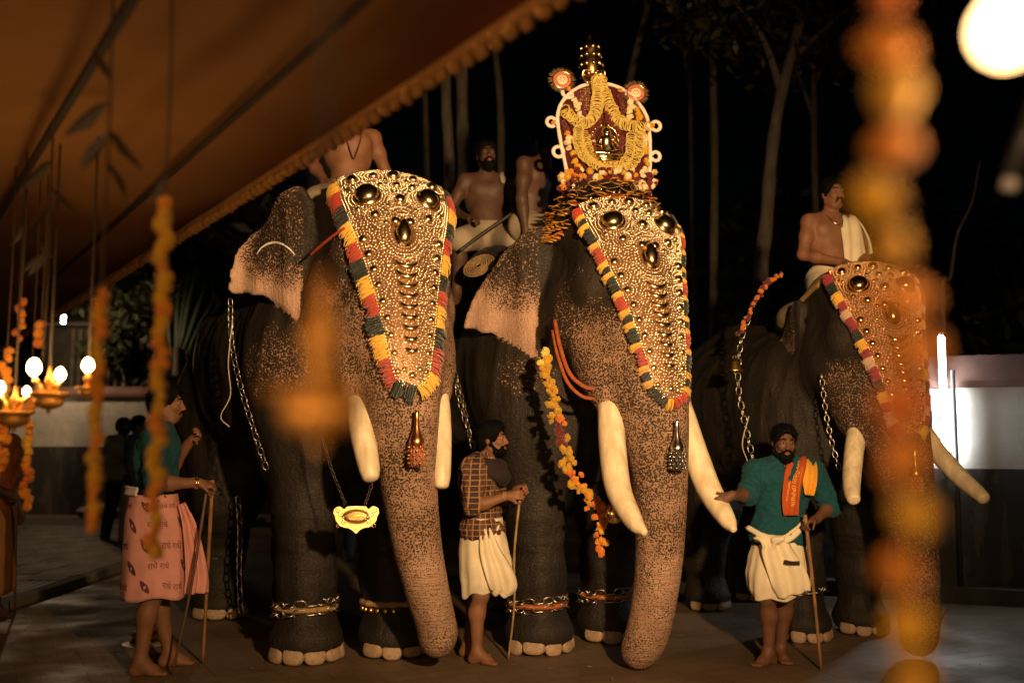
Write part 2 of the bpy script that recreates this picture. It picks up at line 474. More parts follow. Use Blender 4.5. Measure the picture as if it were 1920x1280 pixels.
root = empty('tube_light', (t2.x, t2.y, t2.z-.1), 0, 'tiny far white lamp glowing at the eave of the slatted building', 'light')
obj('tube', mesh('tube', *tube([(0,-.02,0),(0,-.02,.14)], .035, 10)), root, M_emit('far_lamp_glass', (1.0,.86,.66), 60.))
obj('holder', mesh('holder', *tube([(0,-.02,.14),(0,.0,.24),(0,.6,.5),(0,2.0,.5)], .02, 8)), root, MATS['dark_pipe'])
l = bpy.data.lights.new('far_lamp_light', 'POINT'); l.energy = 90; l.color = (1,.66,.36); l.shadow_soft_size = .1; lo = bpy.data.objects.new('far_lamp_light', l); link(lo, root); lo.location = (0,-.25,-.1)

# ---- trees
BARK = NB('pale_bark'); c = BARK.coord('Object', (1,1,.35))
BARK.l(BARK.ramp(BARK.noise(c, 9, 6, .7), [(.3,(.075,.06,.046)),(.55,(.15,.125,.098)),(.75,(.22,.19,.15))]), BARK.b.inputs['Base Color']); BARK.set(Roughness=.95)
BARK.bump(BARK.noise(c, 25, 5), .6, .02); BARK = BARK.m
def m_leaf(name, col):
    b = NB(name); c = b.coord()
    b.l(b.ramp(b.noise(c, 1.6, 4), [(.3, tuple(x*.5 for x in col)), (.7, col)]), b.b.inputs['Base Color']); b.set(Roughness=.55)
    return b.m
LEAF = [m_leaf('dark_leaves', (.022,.028,.012)), m_leaf('mid_leaves', (.035,.042,.018)), m_leaf('dry_leaves', (.038,.036,.015))]
def leaves(centres, rad, count, size, seed, flat=.8):
    r = np.random.default_rng(seed); centres = np.asarray(centres, float)
    ci = r.integers(0, len(centres), count); d = r.normal(size=(count,3)); d /= np.linalg.norm(d, axis=1)[:,None]
    p = centres[ci] + d*(rad*r.uniform(.25, 1, (count,1))**.6)*np.array([1,1,flat])
    a = r.normal(size=(count,3)); a /= np.linalg.norm(a, axis=1)[:,None]; b_ = np.cross(a, r.normal(size=(count,3))); b_ /= np.linalg.norm(b_, axis=1)[:,None]
    s = size*r.uniform(.6, 1.4, (count,1))
    V = np.stack([p-a*s, p+b_*s*.42, p+a*s, p-b_*s*.42], 1).reshape(-1,3)
    F = np.arange(count*4).reshape(-1,4)
    return V, F
def tree(name, label, path, r0, r1, crown=None, seed=1, limbs=(), leafmat=0, leafsize=.16, n=900, rad=.9, group=None):
    P = catmull(path, 6); b0 = P[0].copy(); 
    root = empty(name, b0, 0, label, 'tree', group)
    P = P-b0; t = np.linspace(0,1,len(P))
    rr = r0+(r1-r0)*t; rr[0] *= 1.35; rr *= 1+.06*np.sin(t*40+seed)
    tr = obj('trunk', mesh('trunk', *tube(P, rr, 10)), root, BARK)
    for lp in limbs:
        L = catmull(lp, 5)-b0; obj('limb', mesh('limb', *tube(L, np.linspace(r1*.9, r1*.25, len(L)), 6)), tr, BARK)
    if crown is not None:
        V, F = leaves(np.asarray(crown)-b0, rad, n, leafsize, seed)
        obj('crown', mesh('crown', V, F, smooth=False), root, LEAF[leafmat])
    return root
def tp_path(pts, Y):  # a trunk seen through these picture points, standing at depth Y
    P = [at(x, y, Y) for x, y in pts]
    foot = P[-1].copy(); foot.z = 0
    return [foot]+[p for p in reversed(P)]
TREES = [  # pixel path from the top down, depth, base radius, top radius, label
    ([(838,-120),(836,160),(842,300),(846,560)], 15.5, .10, .075, 'straight pale trunk rising left of the bearded rider, first of the close pair', 0),
    ([(868,-120),(866,150),(870,330),(872,560)], 16.5, .12, .09, 'thicker pale trunk of the close pair left of the bearded rider', 1),
    ([(915,-60),(928,90),(938,200),(940,420)], 20, .09, .05, 'thin trunk above the bearded rider, fading into the dark', 2),
    ([(1228,-80),(1212,20),(1190,110),(1176,200),(1170,420)], 19, .085, .055, 'slanting thin tree rising to the right of the shrine top', 0),
    ([(1330,-100),(1336,100),(1340,300),(1338,620)], 18, .085, .06, 'slim upright trunk between the shrine and the bare chested rider', 1),
    ([(1500,40),(1462,190),(1446,300),(1437,420),(1426,560)], 13.5, .115, .07, 'pale leaning trunk left of the rider with white shoulder cloth', 2),
    ([(1528,60),(1526,240),(1530,420),(1532,600)], 17, .07, .05, 'thin dim trunk directly behind the rider with white shoulder cloth', 0),
    ([(790,-60),(796,150),(800,320),(804,520)], 22, .08, .06, 'faint trunk behind the leftmost elephant, furthest left of the grove', 1),
    ([(1290,-90),(1296,200),(1300,420)], 24, .08, .05, 'faint far trunk right beside the shrine', 2),
]
for i, (pp, Y, ra, rb_, lab, lm) in enumerate(TREES):
    path = tp_path(pp, Y); top = path[-1]
    crown = [(top.x+random.uniform(-1.6,1.6), Y+random.uniform(-1,1.5), top.z+random.uniform(-.3,1.8)) for _ in range(9)]
    q = path[-2]; limbs = []
    for s in (-1, 1):
        limbs.append([q.lerp(top, .3+.2*s), q.lerp(top, .6)+Vector((s*.4, .1, .3)), top+Vector((s*1.0, .2, .5))])
    tree('forest_tree', lab, path, ra, rb_, crown, 20+i, limbs, lm, .085, 2600, 1.0, 'trees in the dark grove behind the elephants')
# bare crooked branch-like sapling at far right
path = tp_path([(1838,300),(1822,380),(1795,440),(1782,520),(1768,575)], 10.4)
tree('bare_sapling', 'thin crooked bare sapling leaning above the right hand wall', path, .022, .012, None, 40)
# tall shrubs at left with palm-like fronds
def shrub(label, px, py, Y, rad, n, seed, lm=1, size=.13):
    c = at(px, py, Y); root = empty('tall_shrub', (c.x, Y, 0), 0, label, 'shrub')
    st = [tube(catmull([(0,0,0),(.1*math.sin(k*2),.1*math.cos(k*2),c.z*.5),(.5*math.sin(k*2.1),.3*math.cos(k*2.1),c.z)],5), np.linspace(.05,.015,11), 6) for k in range(4)]
    obj('stem', mesh('stem', *join(st)), root, BARK)
    r = np.random.default_rng(seed)
    cc = [(r.uniform(-rad,rad)*.8, r.uniform(-.6,.6), c.z+r.uniform(-1.6,1.0)) for _ in range(16)]
    V, F = leaves(cc, rad*.55, n, size, seed)
    obj('crown', mesh('crown', V, F, smooth=False), root, LEAF[lm]); return root
shrub('leafy tall shrub behind the far wall beside the hanging garlands', 262, 640, 20.6, 1.0, 2600, 61, 1, .11)
shrub('leafy tall shrub touching the leftmost elephant, right of its neighbour', 345, 620, 20.9, .8, 2200, 62, 2, .11)
c = at(335, 560, 20.0); root = empty('palm_shoot', (c.x, 20.0, 0), 0, 'upright green palm fronds sticking out of the shrubs', 'plant')
for k in range(9):
    a = (k-4)*.075; L = 2.0-.12*abs(k-4)
    base = np.array([.03*(k-4), .02*(k%3), c.z-1.2]); tip = base+np.array([math.sin(a+.18)*L, .1*(k%2), math.cos(a)*L])
    mid = (base+tip)/2; w = .055
    V = [base-(w*.3,0,0), base+(w*.3,0,0), mid+(w,0,0), mid-(w,0,0), tip]; V = V+[v+np.array((0,.012,0)) for v in V]
    obj('frond', mesh('frond', V, [(0,1,2,3),(3,2,4),(6,5,8,7),(7,8,9),(0,3,8,5),(1,6,7,2),(3,4,9,8),(2,7,9,4)]), root, M_simple('frond_green', (.03,.05,.02), .5))
obj('stem', mesh('stem', *tube([(0,0,0),(0,0,c.z-1.0)], .08, 8)), root, BARK)
# dark wooded bank closing the view
r_ = np.random.default_rng(5)
cc = np.stack([r_.uniform(-26, 30, 90), r_.uniform(28, 38, 90), r_.uniform(.5, 9, 90)], 1)
V, F = leaves(cc, 2.6, 26000, .34, 5)
tag(obj('woodland', mesh('woodland', V, F, smooth=False), mat=LEAF[0]), 'dark mass of foliage closing the view behind the trees', 'foliage', kind='stuff')
cc = np.stack([r_.uniform(3.8, 12, 26), r_.uniform(11, 13, 26), r_.uniform(.6, 3.1, 26)], 1)
V, F = leaves(cc, .8, 7000, .12, 6)
tag(obj('undergrowth', mesh('undergrowth', V, F, smooth=False), mat=LEAF[0]), 'dim bushes growing beyond the right hand wall', 'bushes', kind='stuff')
# stones and rubble
def stone(label, x, y, s, seed, col=(.2,.18,.15)):
    V, F = ball((0,0,s*.33), (s, s*.75, s*.42), 10, 7); V = np.array(V); V *= (1+.18*snoise(V/s, 2.2, seed))[:,None]; V[:,2] = np.maximum(V[:,2], 0)
    o = obj('stone', mesh('stone', V, F, smooth=False), mat=M_simple('grey_stone', col, .9, 0, .4, 9, .6, 30), loc=(x, y, .003)); o.rotation_euler = (0,0,seed)
    return tag(o, label, 'stone')
g = ground(1452, 1122); stone('pale broken stone on the ground behind the teal shirted man', g.x, g.y, .11, 1)
g = ground(152, 972); stone('dark rounded lump at the foot of the far wall', g.x, 18.4, .28, 2, (.07,.065,.06))
g = ground(190, 972); stone('larger dark lump beside the far wall near the standing men', g.x, 18.2, .34, 3, (.07,.065,.06))
g = ground(1765, 1160)
root = empty('weed_tuft', (g.x, g.y, 0), 0, 'small weed tuft growing by the far foot of the rightmost elephant', 'plant')
for k in range(14):
    a = random.uniform(0, 6.28); L = random.uniform(.08, .18); P = catmull([(0,0,0),(math.cos(a)*L*.4,math.sin(a)*L*.4,L*.7),(math.cos(a)*L,math.sin(a)*L,L)],4)
    obj('blade', mesh('blade', *tube(P, np.linspace(.006,.001,len(P)), 4)), root, M_simple('weed_green', (.16,.19,.06), .6))

# scattered petals, straw and leaf scraps on the yard
r_ = np.random.default_rng(11); n = 420
px = np.stack([r_.uniform(-5, 5, n), r_.uniform(4.6, 12, n), np.full(n, .006)], 1); a = r_.uniform(0, 6.28, n); L = r_.uniform(.008, .035, n); W = L*r_.uniform(.15, .6, n)
ca, sa = np.cos(a), np.sin(a); q = []
for i, j in ((-1,0),(0,-1),(1,0),(0,1)): q.append(px+np.stack([i*L*ca-j*W*sa, i*L*sa+j*W*ca, .004*r_.uniform(0,2,n)*(i != 0)], 1))
V = np.stack(q, 1).reshape(-1,3)
tag(obj('litter', mesh('litter', V, np.arange(n*4).reshape(-1,4), smooth=False), mat=M_simple('straw_scraps', (.22,.16,.08), .9, 0, .6, 3)), 'scattered straw and leaf scraps on the yard floor', 'litter', kind='stuff')

# ================================================================== ELEPHANTS
def m_skin():
    b = NB('elephant_skin'); c = b.coord(); pig = b.attr('pig'); wr = b.attr('wr')
    v = b.n('ShaderNodeTexVoronoi', Scale=88.); b.l(b.coord(), v.inputs['Vector'])
    nz = b.noise(c, 9, 4, .6); n2 = b.noise(c, 150, 2)
    # freckles: small dark spots on pink skin, merging where the skin is more pigmented
    p2 = b.math('ADD', pig, b.math('MULTIPLY', b.math('MULTIPLY', b.math('SUBTRACT', nz, .5), .6), b.math('MINIMUM', b.math('MULTIPLY', pig, 2.5), 1.0)))
    thr = b.math('ADD', b.math('MULTIPLY_ADD', p2, -.74, .90), b.math('MULTIPLY', b.math('MAXIMUM', b.math('SUBTRACT', .10, pig), 0.), 12.))
    d = b.math('ADD', v.outputs['Distance'], b.math('MULTIPLY', b.math('SUBTRACT', n2, .5), .22))
    f = b.math('SUBTRACT', d, thr)
    spot = b.n('ShaderNodeMapRange'); spot.inputs['From Min'].default_value = -.11; spot.inputs['From Max'].default_value = .10; spot.interpolation_type = 'SMOOTHSTEP'
    b.l(f, spot.inputs['Value'])
    dark = b.ramp(b.noise(c, 3.2, 6, .65), [(.3, (.0085,.0066,.005)), (.6, (.017,.0128,.0095)), (.8, (.033,.0245,.0185))])
    fleck = b.math('MULTIPLY', b.math('GREATER_THAN', b.noise(c, 90, 4, .8), .63), .12)
    dark = b.mix(fleck, dark, (.17, .13, .10))
    pm = b.n('ShaderNodeMapRange'); pm.inputs['From Min'].default_value = .55; pm.inputs['From Max'].default_value = .95; b.l(pig, pm.inputs['Value'])
    pink = b.mix(pm.outputs[0], b.ramp(b.noise(c, 5, 4), [(.3, (.25,.150,.098)), (.7, (.38,.235,.158))]), b.ramp(b.noise(c, 5, 4), [(.3, (.36,.225,.165)), (.7, (.52,.335,.245))]))
    dk2 = b.mix(b.math('MINIMUM', b.math('MULTIPLY', pig, 1.3), .40), dark, (.055,.034,.023))
    b.l(b.mix(spot.outputs[0], dk2, pink), b.b.inputs['Base Color'])
    b.set(Roughness=.62); b.b.inputs['Specular IOR Level'].default_value = .35
    # wrinkles
    v2 = b.n('ShaderNodeTexVoronoi', Scale=26., feature='DISTANCE_TO_EDGE'); b.l(b.coord('Object', (1,1,1.8)), v2.inputs['Vector'])
    n1 = b.bump(b.ramp(v2.outputs['Distance'], [(0,(0,0,0)),(.12,(1,1,1))]), .35, .008)
    wv = b.noise(b.coord('Object', (2.2, 2.2, 30)), 2.2, 5, .6)
    n2b = b.bump(b.math('MULTIPLY', wv, wr), .7, .022, n1)
    fl = b.noise(b.coord('Object', (2.6, 2.6, .8)), 3.2, 5, .65)
    n2b = b.bump(b.math('ABSOLUTE', b.math('SUBTRACT', fl, .5)), .28, .08, n2b)
    b.bump(b.noise(c, 70, 5, .7), .45, .006, n2b)
    return b.m
SKIN = m_skin()
b = NB('ivory'); c = b.coord('Object', (1,1,1)); col = b.ramp(b.noise(b.coord('Object', (3,3,.8)), 6, 5), [(.3,(.52,.42,.27)),(.65,(.78,.68,.50))])
b.l(b.mix(b.math('MULTIPLY', b.math('GREATER_THAN', b.noise(b.coord('Object',(14,14,1.2)), 5, 4), .62), .18), col, (.36,.26,.15)), b.b.inputs['Base Color'])
b.set(Roughness=.38); b.b.inputs['Subsurface Weight'].default_value = .1; b.b.inputs['Subsurface Scale'].default_value = .02; b.bump(b.noise(b.coord('Object',(20,20,3)), 6, 4), .3, .006); IVORY = b.m
NAIL = M_simple('elephant_nail', (.36,.25,.165), .6, 0, .3, 9, .3, 60)
EYE = M_simple('dark_eye', (.03,.015,.008), .08)

def poly_sd(u, v, poly):
    """signed distance in the plane to a closed polygon"""
    d = np.full(np.broadcast(u, v).shape, 1e9); s = np.ones(d.shape)
    n = len(poly)
    for i in range(n):
        a = poly[i]; bb = poly[i-1]; e = bb-a; wx = u-a[0]; wy = v-a[1]
        t = np.clip((wx*e[0]+wy*e[1])/(e@e), 0, 1); d = np.minimum(d, (wx-e[0]*t)**2+(wy-e[1]*t)**2)
        c1 = v >= a[1]; c2 = v < bb[1]; c3 = e[0]*wy > e[1]*wx
        s = np.where((c1&c2&c3)|(~c1&~c2&~c3), -s, s)
    return s*np.sqrt(d)

PIV = .35
EAR_POLY = [(-.02,2.98),(.14,3.00),(.33,2.90),(.50,2.76),(.58,2.62),(.61,2.44),(.60,2.38),(.40,2.345),(.20,2.25),(.05,2.16),(-.02,2.20),(-.05,2.55)]
def elephant(name, label, loc, rot, sc, hyaw, trunk, tusk_r, tusk_l, ear_dir=(-.6,.8), ear_l=(-.95,.30), ear_dz=0., ear_poly=EAR_POLY, leg_dx=(0,0,0,0), leg_y=(.33,.33), pigs=(.5,.6,.6), vox=.021, ear_wave=.04, eye_z=0):
    ME = Matrix.Translation(loc) @ Matrix.Rotation(rot, 4, 'Z') @ Matrix.Scale(sc, 4)
    MHl = Matrix.Translation((PIV,0,0)) @ Matrix.Rotation(hyaw, 4, 'Z')
    root = empty(name, label=label, cat='elephant', group='decorated festival elephants', M=ME)
    ch, sh = math.cos(hyaw), math.sin(hyaw)
    H = lambda x, y, z: np.array((PIV+x*ch-y*sh, x*sh+y*ch, z))
    HR = np.array([[ch,-sh,0],[sh,ch,0],[0,0,1]])
    S = SDF()
    # trunk of the body
    S.ell((-.95,0,1.92), (1.22,.72,.77), .1)
    S.ell((-1.60,0,1.98), (.74,.64,.70), .2)
    S.cone((-.15,0,2.42), (-1.45,0,2.56), .20, .18, .25)
    S.cone((-1.45,0,2.56), (-2.2,0,2.12), .18, .12, .25)
    S.cone((-.15,0,2.05), H(.05,0,2.30), .56, .44, .25)
    S.ell((.05,0,1.55), (.40,.46,.45), .2)
    # legs
    for i, (sx, dx) in enumerate(((-1,leg_dx[0]),(1,leg_dx[1]))):
        y = leg_y[i]*sx
        S.ell((-.15,.35*sx,1.75), (.43,.31,.70), .2)
        S.chain([(-.05,(y+.33*sx)/2,1.5,.29),(dx*.5,y,.92,.205),(dx*.8+.0,y,.54,.175),(dx,y,.32,.180)], .12)
        S.ell((dx+.02,y,.13), (.250,.240,.16), .10)
    for i, (sx, dx) in enumerate(((-1,leg_dx[2]),(1,leg_dx[3]))):
        y = .35*sx
        S.chain([(-1.75,.34*sx,1.62,.42),(-1.62+dx*.6,y,1.0,.265),(-1.86+dx,y,.52,.185),(-1.84+dx,y,.28,.19)], .14)
        S.ell((-1.80+dx,y,.12), (.235,.225,.15), .10)
    # tail
    S.chain([(-2.30,0,2.2,.09),(-2.42,.02,1.7,.05),(-2.42,.05,1.1,.035),(-2.40,.08,.75,.03)], .06)
    # head
    S.ell(H(.13,0,2.45), (.43,.40,.52), .15, HR)
    for s in (-1,1):
        S.ell(H(.20,.16*s,2.82), (.28,.22,.24), .14, HR)
        S.ell(H(.40,.27*s,2.50), (.13,.10,.12), .12, HR)       # brow
        S.cone(H(.25,.27*s,2.20), H(.52,.22*s,1.86), .19, .15, .14)   # cheek
        S.cone(H(.50,.22*s,1.92), H(.64,.235*s,1.70), .15, .105, .10)   # tusk socket
        S.ell(H(.33,.40*s,2.66), (.16,.07,.13), .10, HR, 's')   # hollow temple
        S.ell(H(.455,.345*s,2.41), (.055,.03,.035), .03, HR, 's')
        S.cone(H(.40,.345*s,2.445), H(.51,.325*s,2.44), .016, .013, .02)
        S.cone(H(.40,.345*s,2.375), H(.50,.325*s,2.375), .015, .012, .02)
    S.cone(H(.36,0,2.62), H(.53,0,2.15), .33, .31, .16)
    S.cone(H(.15,0,1.95), H(.50,0,1.62), .24, .10, .14)        # jaw
    T = [H(*p[:3]).tolist()+[p[3]] for p in trunk]
    TP = catmull(np.array(T), 4)
    S.chain([H(.53,0,2.15).tolist()+[.31]]+[tuple(p) for p in TP], .07)
    # ears
    for s in (-1, 1): S.cone(H(-.02,.26*s,2.78), H(.0,.41*s,2.74), .10, .045, .08); S.cone(H(-.02,.30*s,2.35), H(.01,.41*s,2.35), .10, .05, .08)
    poly = catmull(np.array(ear_poly), 4, closed=True)
    ear_fs = []
    for s in (-1, 1):
        o = H(.02, .42*s, 0); ed_ = ear_dir if s < 0 else ear_l; dl = Vector((ed_[0], ed_[1]*s, 0)).normalized()
        e = HR@np.array(dl); nn = np.array((-e[1], e[0], 0.))
        def f(X, Y, Z, o=o, e=e, nn=nn, s=s):
            u = (X-o[0])*e[0]+(Y-o[1])*e[1]; w = (X-o[0])*nn[0]+(Y-o[1])*nn[1]; v = Z-ear_dz*np.clip(u/.5,0,1)+0*u
            u, v = np.broadcast_arrays(u, v)
            off = ear_wave*np.sin(u*9+.6)+.03*np.sin(v*8)*np.clip(u*3,0,1) + .035*np.sin(u*21+v*5)*np.clip(u*2-.3,0,1)
            off = off + (.10*np.clip((2.98-v)/-.2+1, 0, 1)**2)*s*-1   # top edge folds over
            d2 = poly_sd(u, v, poly) + .012*np.sin(u*38+v*11)*np.clip(u*3-.6,0,1)
            a = np.maximum(d2+.016, 0); q = np.maximum(np.abs(w-off)-.004, 0)
            return np.minimum(np.maximum(d2+.016, np.abs(w-off)-.004), 0)+np.sqrt(a*a+q*q)-.017
        c0 = o+e*.3; ear_fs.append(f)
        S.add(f, np.array([min(o[0], o[0]+e[0]*.72)-.2, min(o[1], o[1]+e[1]*.72)-.2, 2.0+min(0,ear_dz)]), np.array([max(o[0], o[0]+e[0]*.72)+.2, max(o[1], o[1]+e[1]*.72)+.2, 3.1+max(0,ear_dz)]), .03)
    S.plane((0,0,-1), -.004)
    V, F = S.verts(vox, 2)
    # pigmentation per vertex, read in head space
    P = V-np.array((PIV,0,0)); hx = P[:,0]*ch+P[:,1]*sh; hy = -P[:,0]*sh+P[:,1]*ch; z = V[:,2]
    sst = lambda a, b_, x: (lambda t: t*t*(3-2*t))(np.clip((x-a)/(b_-a), 0, 1))
    lowf = snoise(V, 2.3, 3)*.12 + snoise(V, 7, 4)*.06
    trunkm = sst(.33,.5,hx)*(1-sst(2.08,2.42,z))
    below = sst(1.75,1.4,z)
    pig = .02+0*z
    pig = np.maximum(pig, trunkm*(pigs[0]+.16*sst(1.0,.35,z)-.10*sst(1.0,1.35,z)*(1-sst(1.35,1.7,z))))
    face = np.exp(-((hx-.42)/.2)**2-((np.abs(hy)-.33)/.22)**2-((z-2.3)/.28)**2); pig = np.maximum(pig, face*pigs[2])
    eyed = np.sqrt((hx-.46)**2+(np.abs(hy)-.33)**2+((z-2.42)*.9)**2); pig = pig*sst(.06,.14,eyed)
    chest = np.exp(-((V[:,0]-.12)/.35)**2-((z-1.92)/.28)**2-((V[:,1]+.42)/.3)**2); pig = np.maximum(pig, chest*.36*pigs[2]/.6)
    for s, f in zip((-1,1), ear_fs):
        d = f(V[:,0], V[:,1], V[:,2]); o = H(.02,.42*s,0); ed_ = ear_dir if s < 0 else ear_l; dl = Vector((ed_[0], ed_[1]*s, 0)).normalized(); e = HR@np.array(dl)
        u = (V[:,0]-o[0])*e[0]+(V[:,1]-o[1])*e[1]; v = z-ear_dz*np.clip(u/.5,0,1)
        edge = -poly_sd(u, v, poly)
        m = (d < .01) & (u > .03)
        pe = .20+pigs[1]*(.35+.65*sst(.30,.02,edge))*sst(2.62,2.28,v-.25*(u-.3))+.40*sst(.44,.60,u)+.25*sst(.05,.0,edge)
        pig = np.where(m, np.clip(pe,0,1), pig)
    pig = np.clip(pig+lowf*(pig > .1), 0, 1)
    wr = np.clip(trunkm*sst(2.2,1.7,z), 0, 1)*.8
    # big folds
    rid = lambda a, f_, sd: (1-np.abs(snoise(V*np.array(a), f_, sd)))**2
    nrm_off = (.012*snoise(V*np.array((1,1,.5)), 5, 9)+.020*(rid((1,1,.35), 4.5, 12)-.45)+.014*(rid((.6,.6,2.2), 6, 13)-.45)*np.exp(-((z-.75)/.35)**2))*(1-trunkm)*sst(.12,.3,z)*np.where(hx > .25, .35, 1)
    nrm_off = nrm_off*np.where(pig > .45, .25, 1)
    me = mesh('body', V, F); vattr(me, 'pig', pig); vattr(me, 'wr', wr)
    if np.any(nrm_off):
        nn = np.zeros(len(V)*3); me.vertices.foreach_get('normal', nn); nn = nn.reshape(-1,3)
        me.vertices.foreach_set('co', (V+nn*nrm_off[:,None]).astype(np.float32).ravel()); me.update()
    obj('body', me, root, SKIN)
    # nails
    Vn, Fn = ball((0,0,0), (.5,.5,.5), 16, 10); Vn = np.array(Vn); Vn = np.sign(Vn)*np.abs(Vn*2)**.72*.5; nm = mesh('toenail', Vn, Fn); nm.materials.append(NAIL)
    for i, (fx, fy, rr, back) in enumerate(((leg_dx[0]+.02,-leg_y[0],.238,0),(leg_dx[1]+.02,leg_y[1],.238,0),(-1.80+leg_dx[2],-.35,.222,1),(-1.80+leg_dx[3],.35,.222,1))):
        for a in ((-80,-42,-6,30,66) if not back else (-60,-22,18,56)):
            a = R(a*(1 if fy < 0 else -1)); q = rr*.878
            M = Matrix.Translation((fx+q*math.cos(a), fy+q*math.sin(a), .066)) @ Matrix.Rotation(a, 4, 'Z') @ Matrix.Rotation(R(-14),4,'Y') @ Matrix.Diagonal((.066*random.uniform(.85,1.15),.150*random.uniform(.86,1.06),.128*random.uniform(.85,1.1),1))
            obj('toenail', nm, root, M=M)
    for s in (-1,1):
        c = H(.452,.325*s,2.41); obj('eye', mesh('eye', *ball((0,0,0), .034, 12, 8)), root, EYE, loc=c)
    for s, tk in ((-1,tusk_r),(1,tusk_l)):
        P = catmull(np.array([(*H(p[0], p[1]*s, p[2]), p[3]) for p in tk]), 6)
        V, F = tube(P[:,:3], P[:,3], 20)
        e = P[-1]; dr = P[-1,:3]-P[-3,:3]; dr /= np.linalg.norm(dr)
        ext = [tuple(e[:3]+dr*e[3]*q) + (e[3]*w,) for q, w in ((.25,.93),(.45,.75),(.55,.5),(.6,.15))]
        P = np.vstack([P, ext]); V, F = tube(P[:,:3], P[:,3], 20)
        obj('tusk', mesh('tusk', V, F), root, IVORY)
    return root, ME, ME@MHl, H

TR1 = [(.60,0,1.98,.270),(.72,.0,1.70,.210),(.765,.02,1.42,.164),(.76,.05,1.12,.138),(.72,.11,.80,.120),(.64,.20,.50,.105),(.545,.285,.28,.090),(.50,.30,.19,.076)]
TK1r = [(.50,.215,1.94,.066),(.64,.235,1.70,.074),(.755,.230,1.46,.074),(.855,.210,1.26,.062),(.885,.205,1.205,.050)]
TK1l = [(.50,.215,1.94,.06),(.66,.24,1.70,.066),(.77,.235,1.46,.063),(.85,.22,1.22,.052),(.868,.215,1.15,.042)]
e1, M1, H1, Hf1 = elephant('elephant', 'freckled tusker at left with fanned pink ear and thick blunt tusks', (-1.07*KY,6.68*KY,0), R(-57), 1.022, R(-13), TR1, TK1r, TK1l, leg_dx=(.05,.22,.05,-.02), leg_y=(.33,.22), pigs=(.60,.95,.68))
TR2 = [(.60,0,1.98,.270),(.73,.0,1.70,.215),(.77,.025,1.40,.170),(.755,.05,1.05,.142),(.70,.065,.70,.126),(.63,.055,.40,.114),(.575,.03,.20,.102),(.53,-.01,.10,.082)]
TK2 = [(.50,.215,1.94,.07),(.66,.245,1.68,.082),(.76,.28,1.42,.085),(.90,.31,1.16,.078),(1.10,.31,.985,.055),(1.20,.295,.93,.022)]
EAR2 = [(-.02,2.90),(.12,2.90),(.28,2.80),(.42,2.66),(.52,2.50),(.60,2.30),(.60,2.24),(.40,2.19),(.20,2.10),(.07,2.02),(.0,2.05),(-.05,2.5)]
e2, M2, H2, Hf2 = elephant('elephant', 'large middle tusker carrying the flowered shrine, with long curved tusks', (.42*KY,6.90*KY,0), R(-59), .965*1.022, R(-11), TR2, TK2, TK2, ear_poly=EAR2, leg_dx=(.03,-.05,0,.1), pigs=(.56,.90,.30), ear_wave=.03)
EAR3 = [(p[0]*.8, p[1]-.18-.25*p[0]) for p in EAR_POLY]
TR3 = [(.60,0,1.98,.270),(.73,.01,1.70,.215),(.78,.05,1.40,.176),(.77,.10,1.05,.152),(.73,.14,.70,.136),(.68,.17,.40,.124),(.62,.19,.22,.112),(.58,.20,.14,.10)]
TK3 = [(.50,.215,1.94,.065),(.64,.26,1.74,.072),(.74,.33,1.57,.072),(.87,.41,1.40,.068),(1.00,.47,1.29,.058),(1.07,.49,1.24,.048)]
e3, M3, H3, Hf3 = elephant('elephant', 'dark smaller tusker at right with folded back ears and splayed tusks', (2.27*KY,7.18*KY,0), R(-72), .845*1.022, R(-13), TR3, TK3, TK3, ear_dir=(-.99,.10), ear_poly=EAR3, leg_dx=(.0,-.1,.25,-.1), pigs=(.34,.30,.08))

# ================================================================== GILDED HEAD PLATES (caparisons)
CL = catmull(np.array([(.40,3.085),(.485,3.01),(.595,2.91),(.675,2.80),(.72,2.70),(.755,2.60),(.825,2.40),(.890,2.20),(.948,2.00),(.978,1.84),(.990,1.75),(.994,1.69)]), 8)
CLs = np.concatenate([[0], np.cumsum(np.linalg.norm(np.diff(CL, axis=0), axis=1))]); LTOT = CLs[-1]
WP_S = np.array([0,.10,.25,.45,.70,.95,1.15,1.28,1.36,1.405,1.42])*(LTOT/1.42)
WP_W = np.array([.335,.342,.338,.298,.232,.180,.146,.122,.098,.060,.0])
def halfw(s): return np.interp(s, WP_S, WP_W)
def surf(u, s, off=0.):
    u = np.asarray(u, float); s = np.asarray(s, float)
    x = np.interp(s, CLs, CL[:,0]); z = np.interp(s, CLs, CL[:,1])
    e = .02; dx = np.interp(s+e, CLs, CL[:,0])-np.interp(s-e, CLs, CL[:,0]); dz = np.interp(s+e, CLs, CL[:,1])-np.interp(s-e, CLs, CL[:,1])
    l = np.hypot(dx, dz); dx, dz = dx/l, dz/l            # downwards along the face
    nx, nz = -dz, dx                                     # outwards
    Rc = .40+.42*np.clip(1-s/.55, 0, 1)
    k = -u*u/(2*Rc)
    P = np.stack([x+nx*(k+off), u, z+nz*(k+off)], -1)
    N = np.stack([nx, u/Rc, nz], -1); N /= np.linalg.norm(N, axis=-1)[...,None]
    D = np.stack([dx, 0*dx, dz], -1)
    return P, N, D
def surfM(u, s, off=0., rot=0.):
    P, N, D = surf(u, s, off); U = np.cross(N, D); D2 = np.cross(U, N)
    M = basis(U, D2, N, P)
    return M @ Matrix.Rotation(rot, 4, 'Z') if rot else M
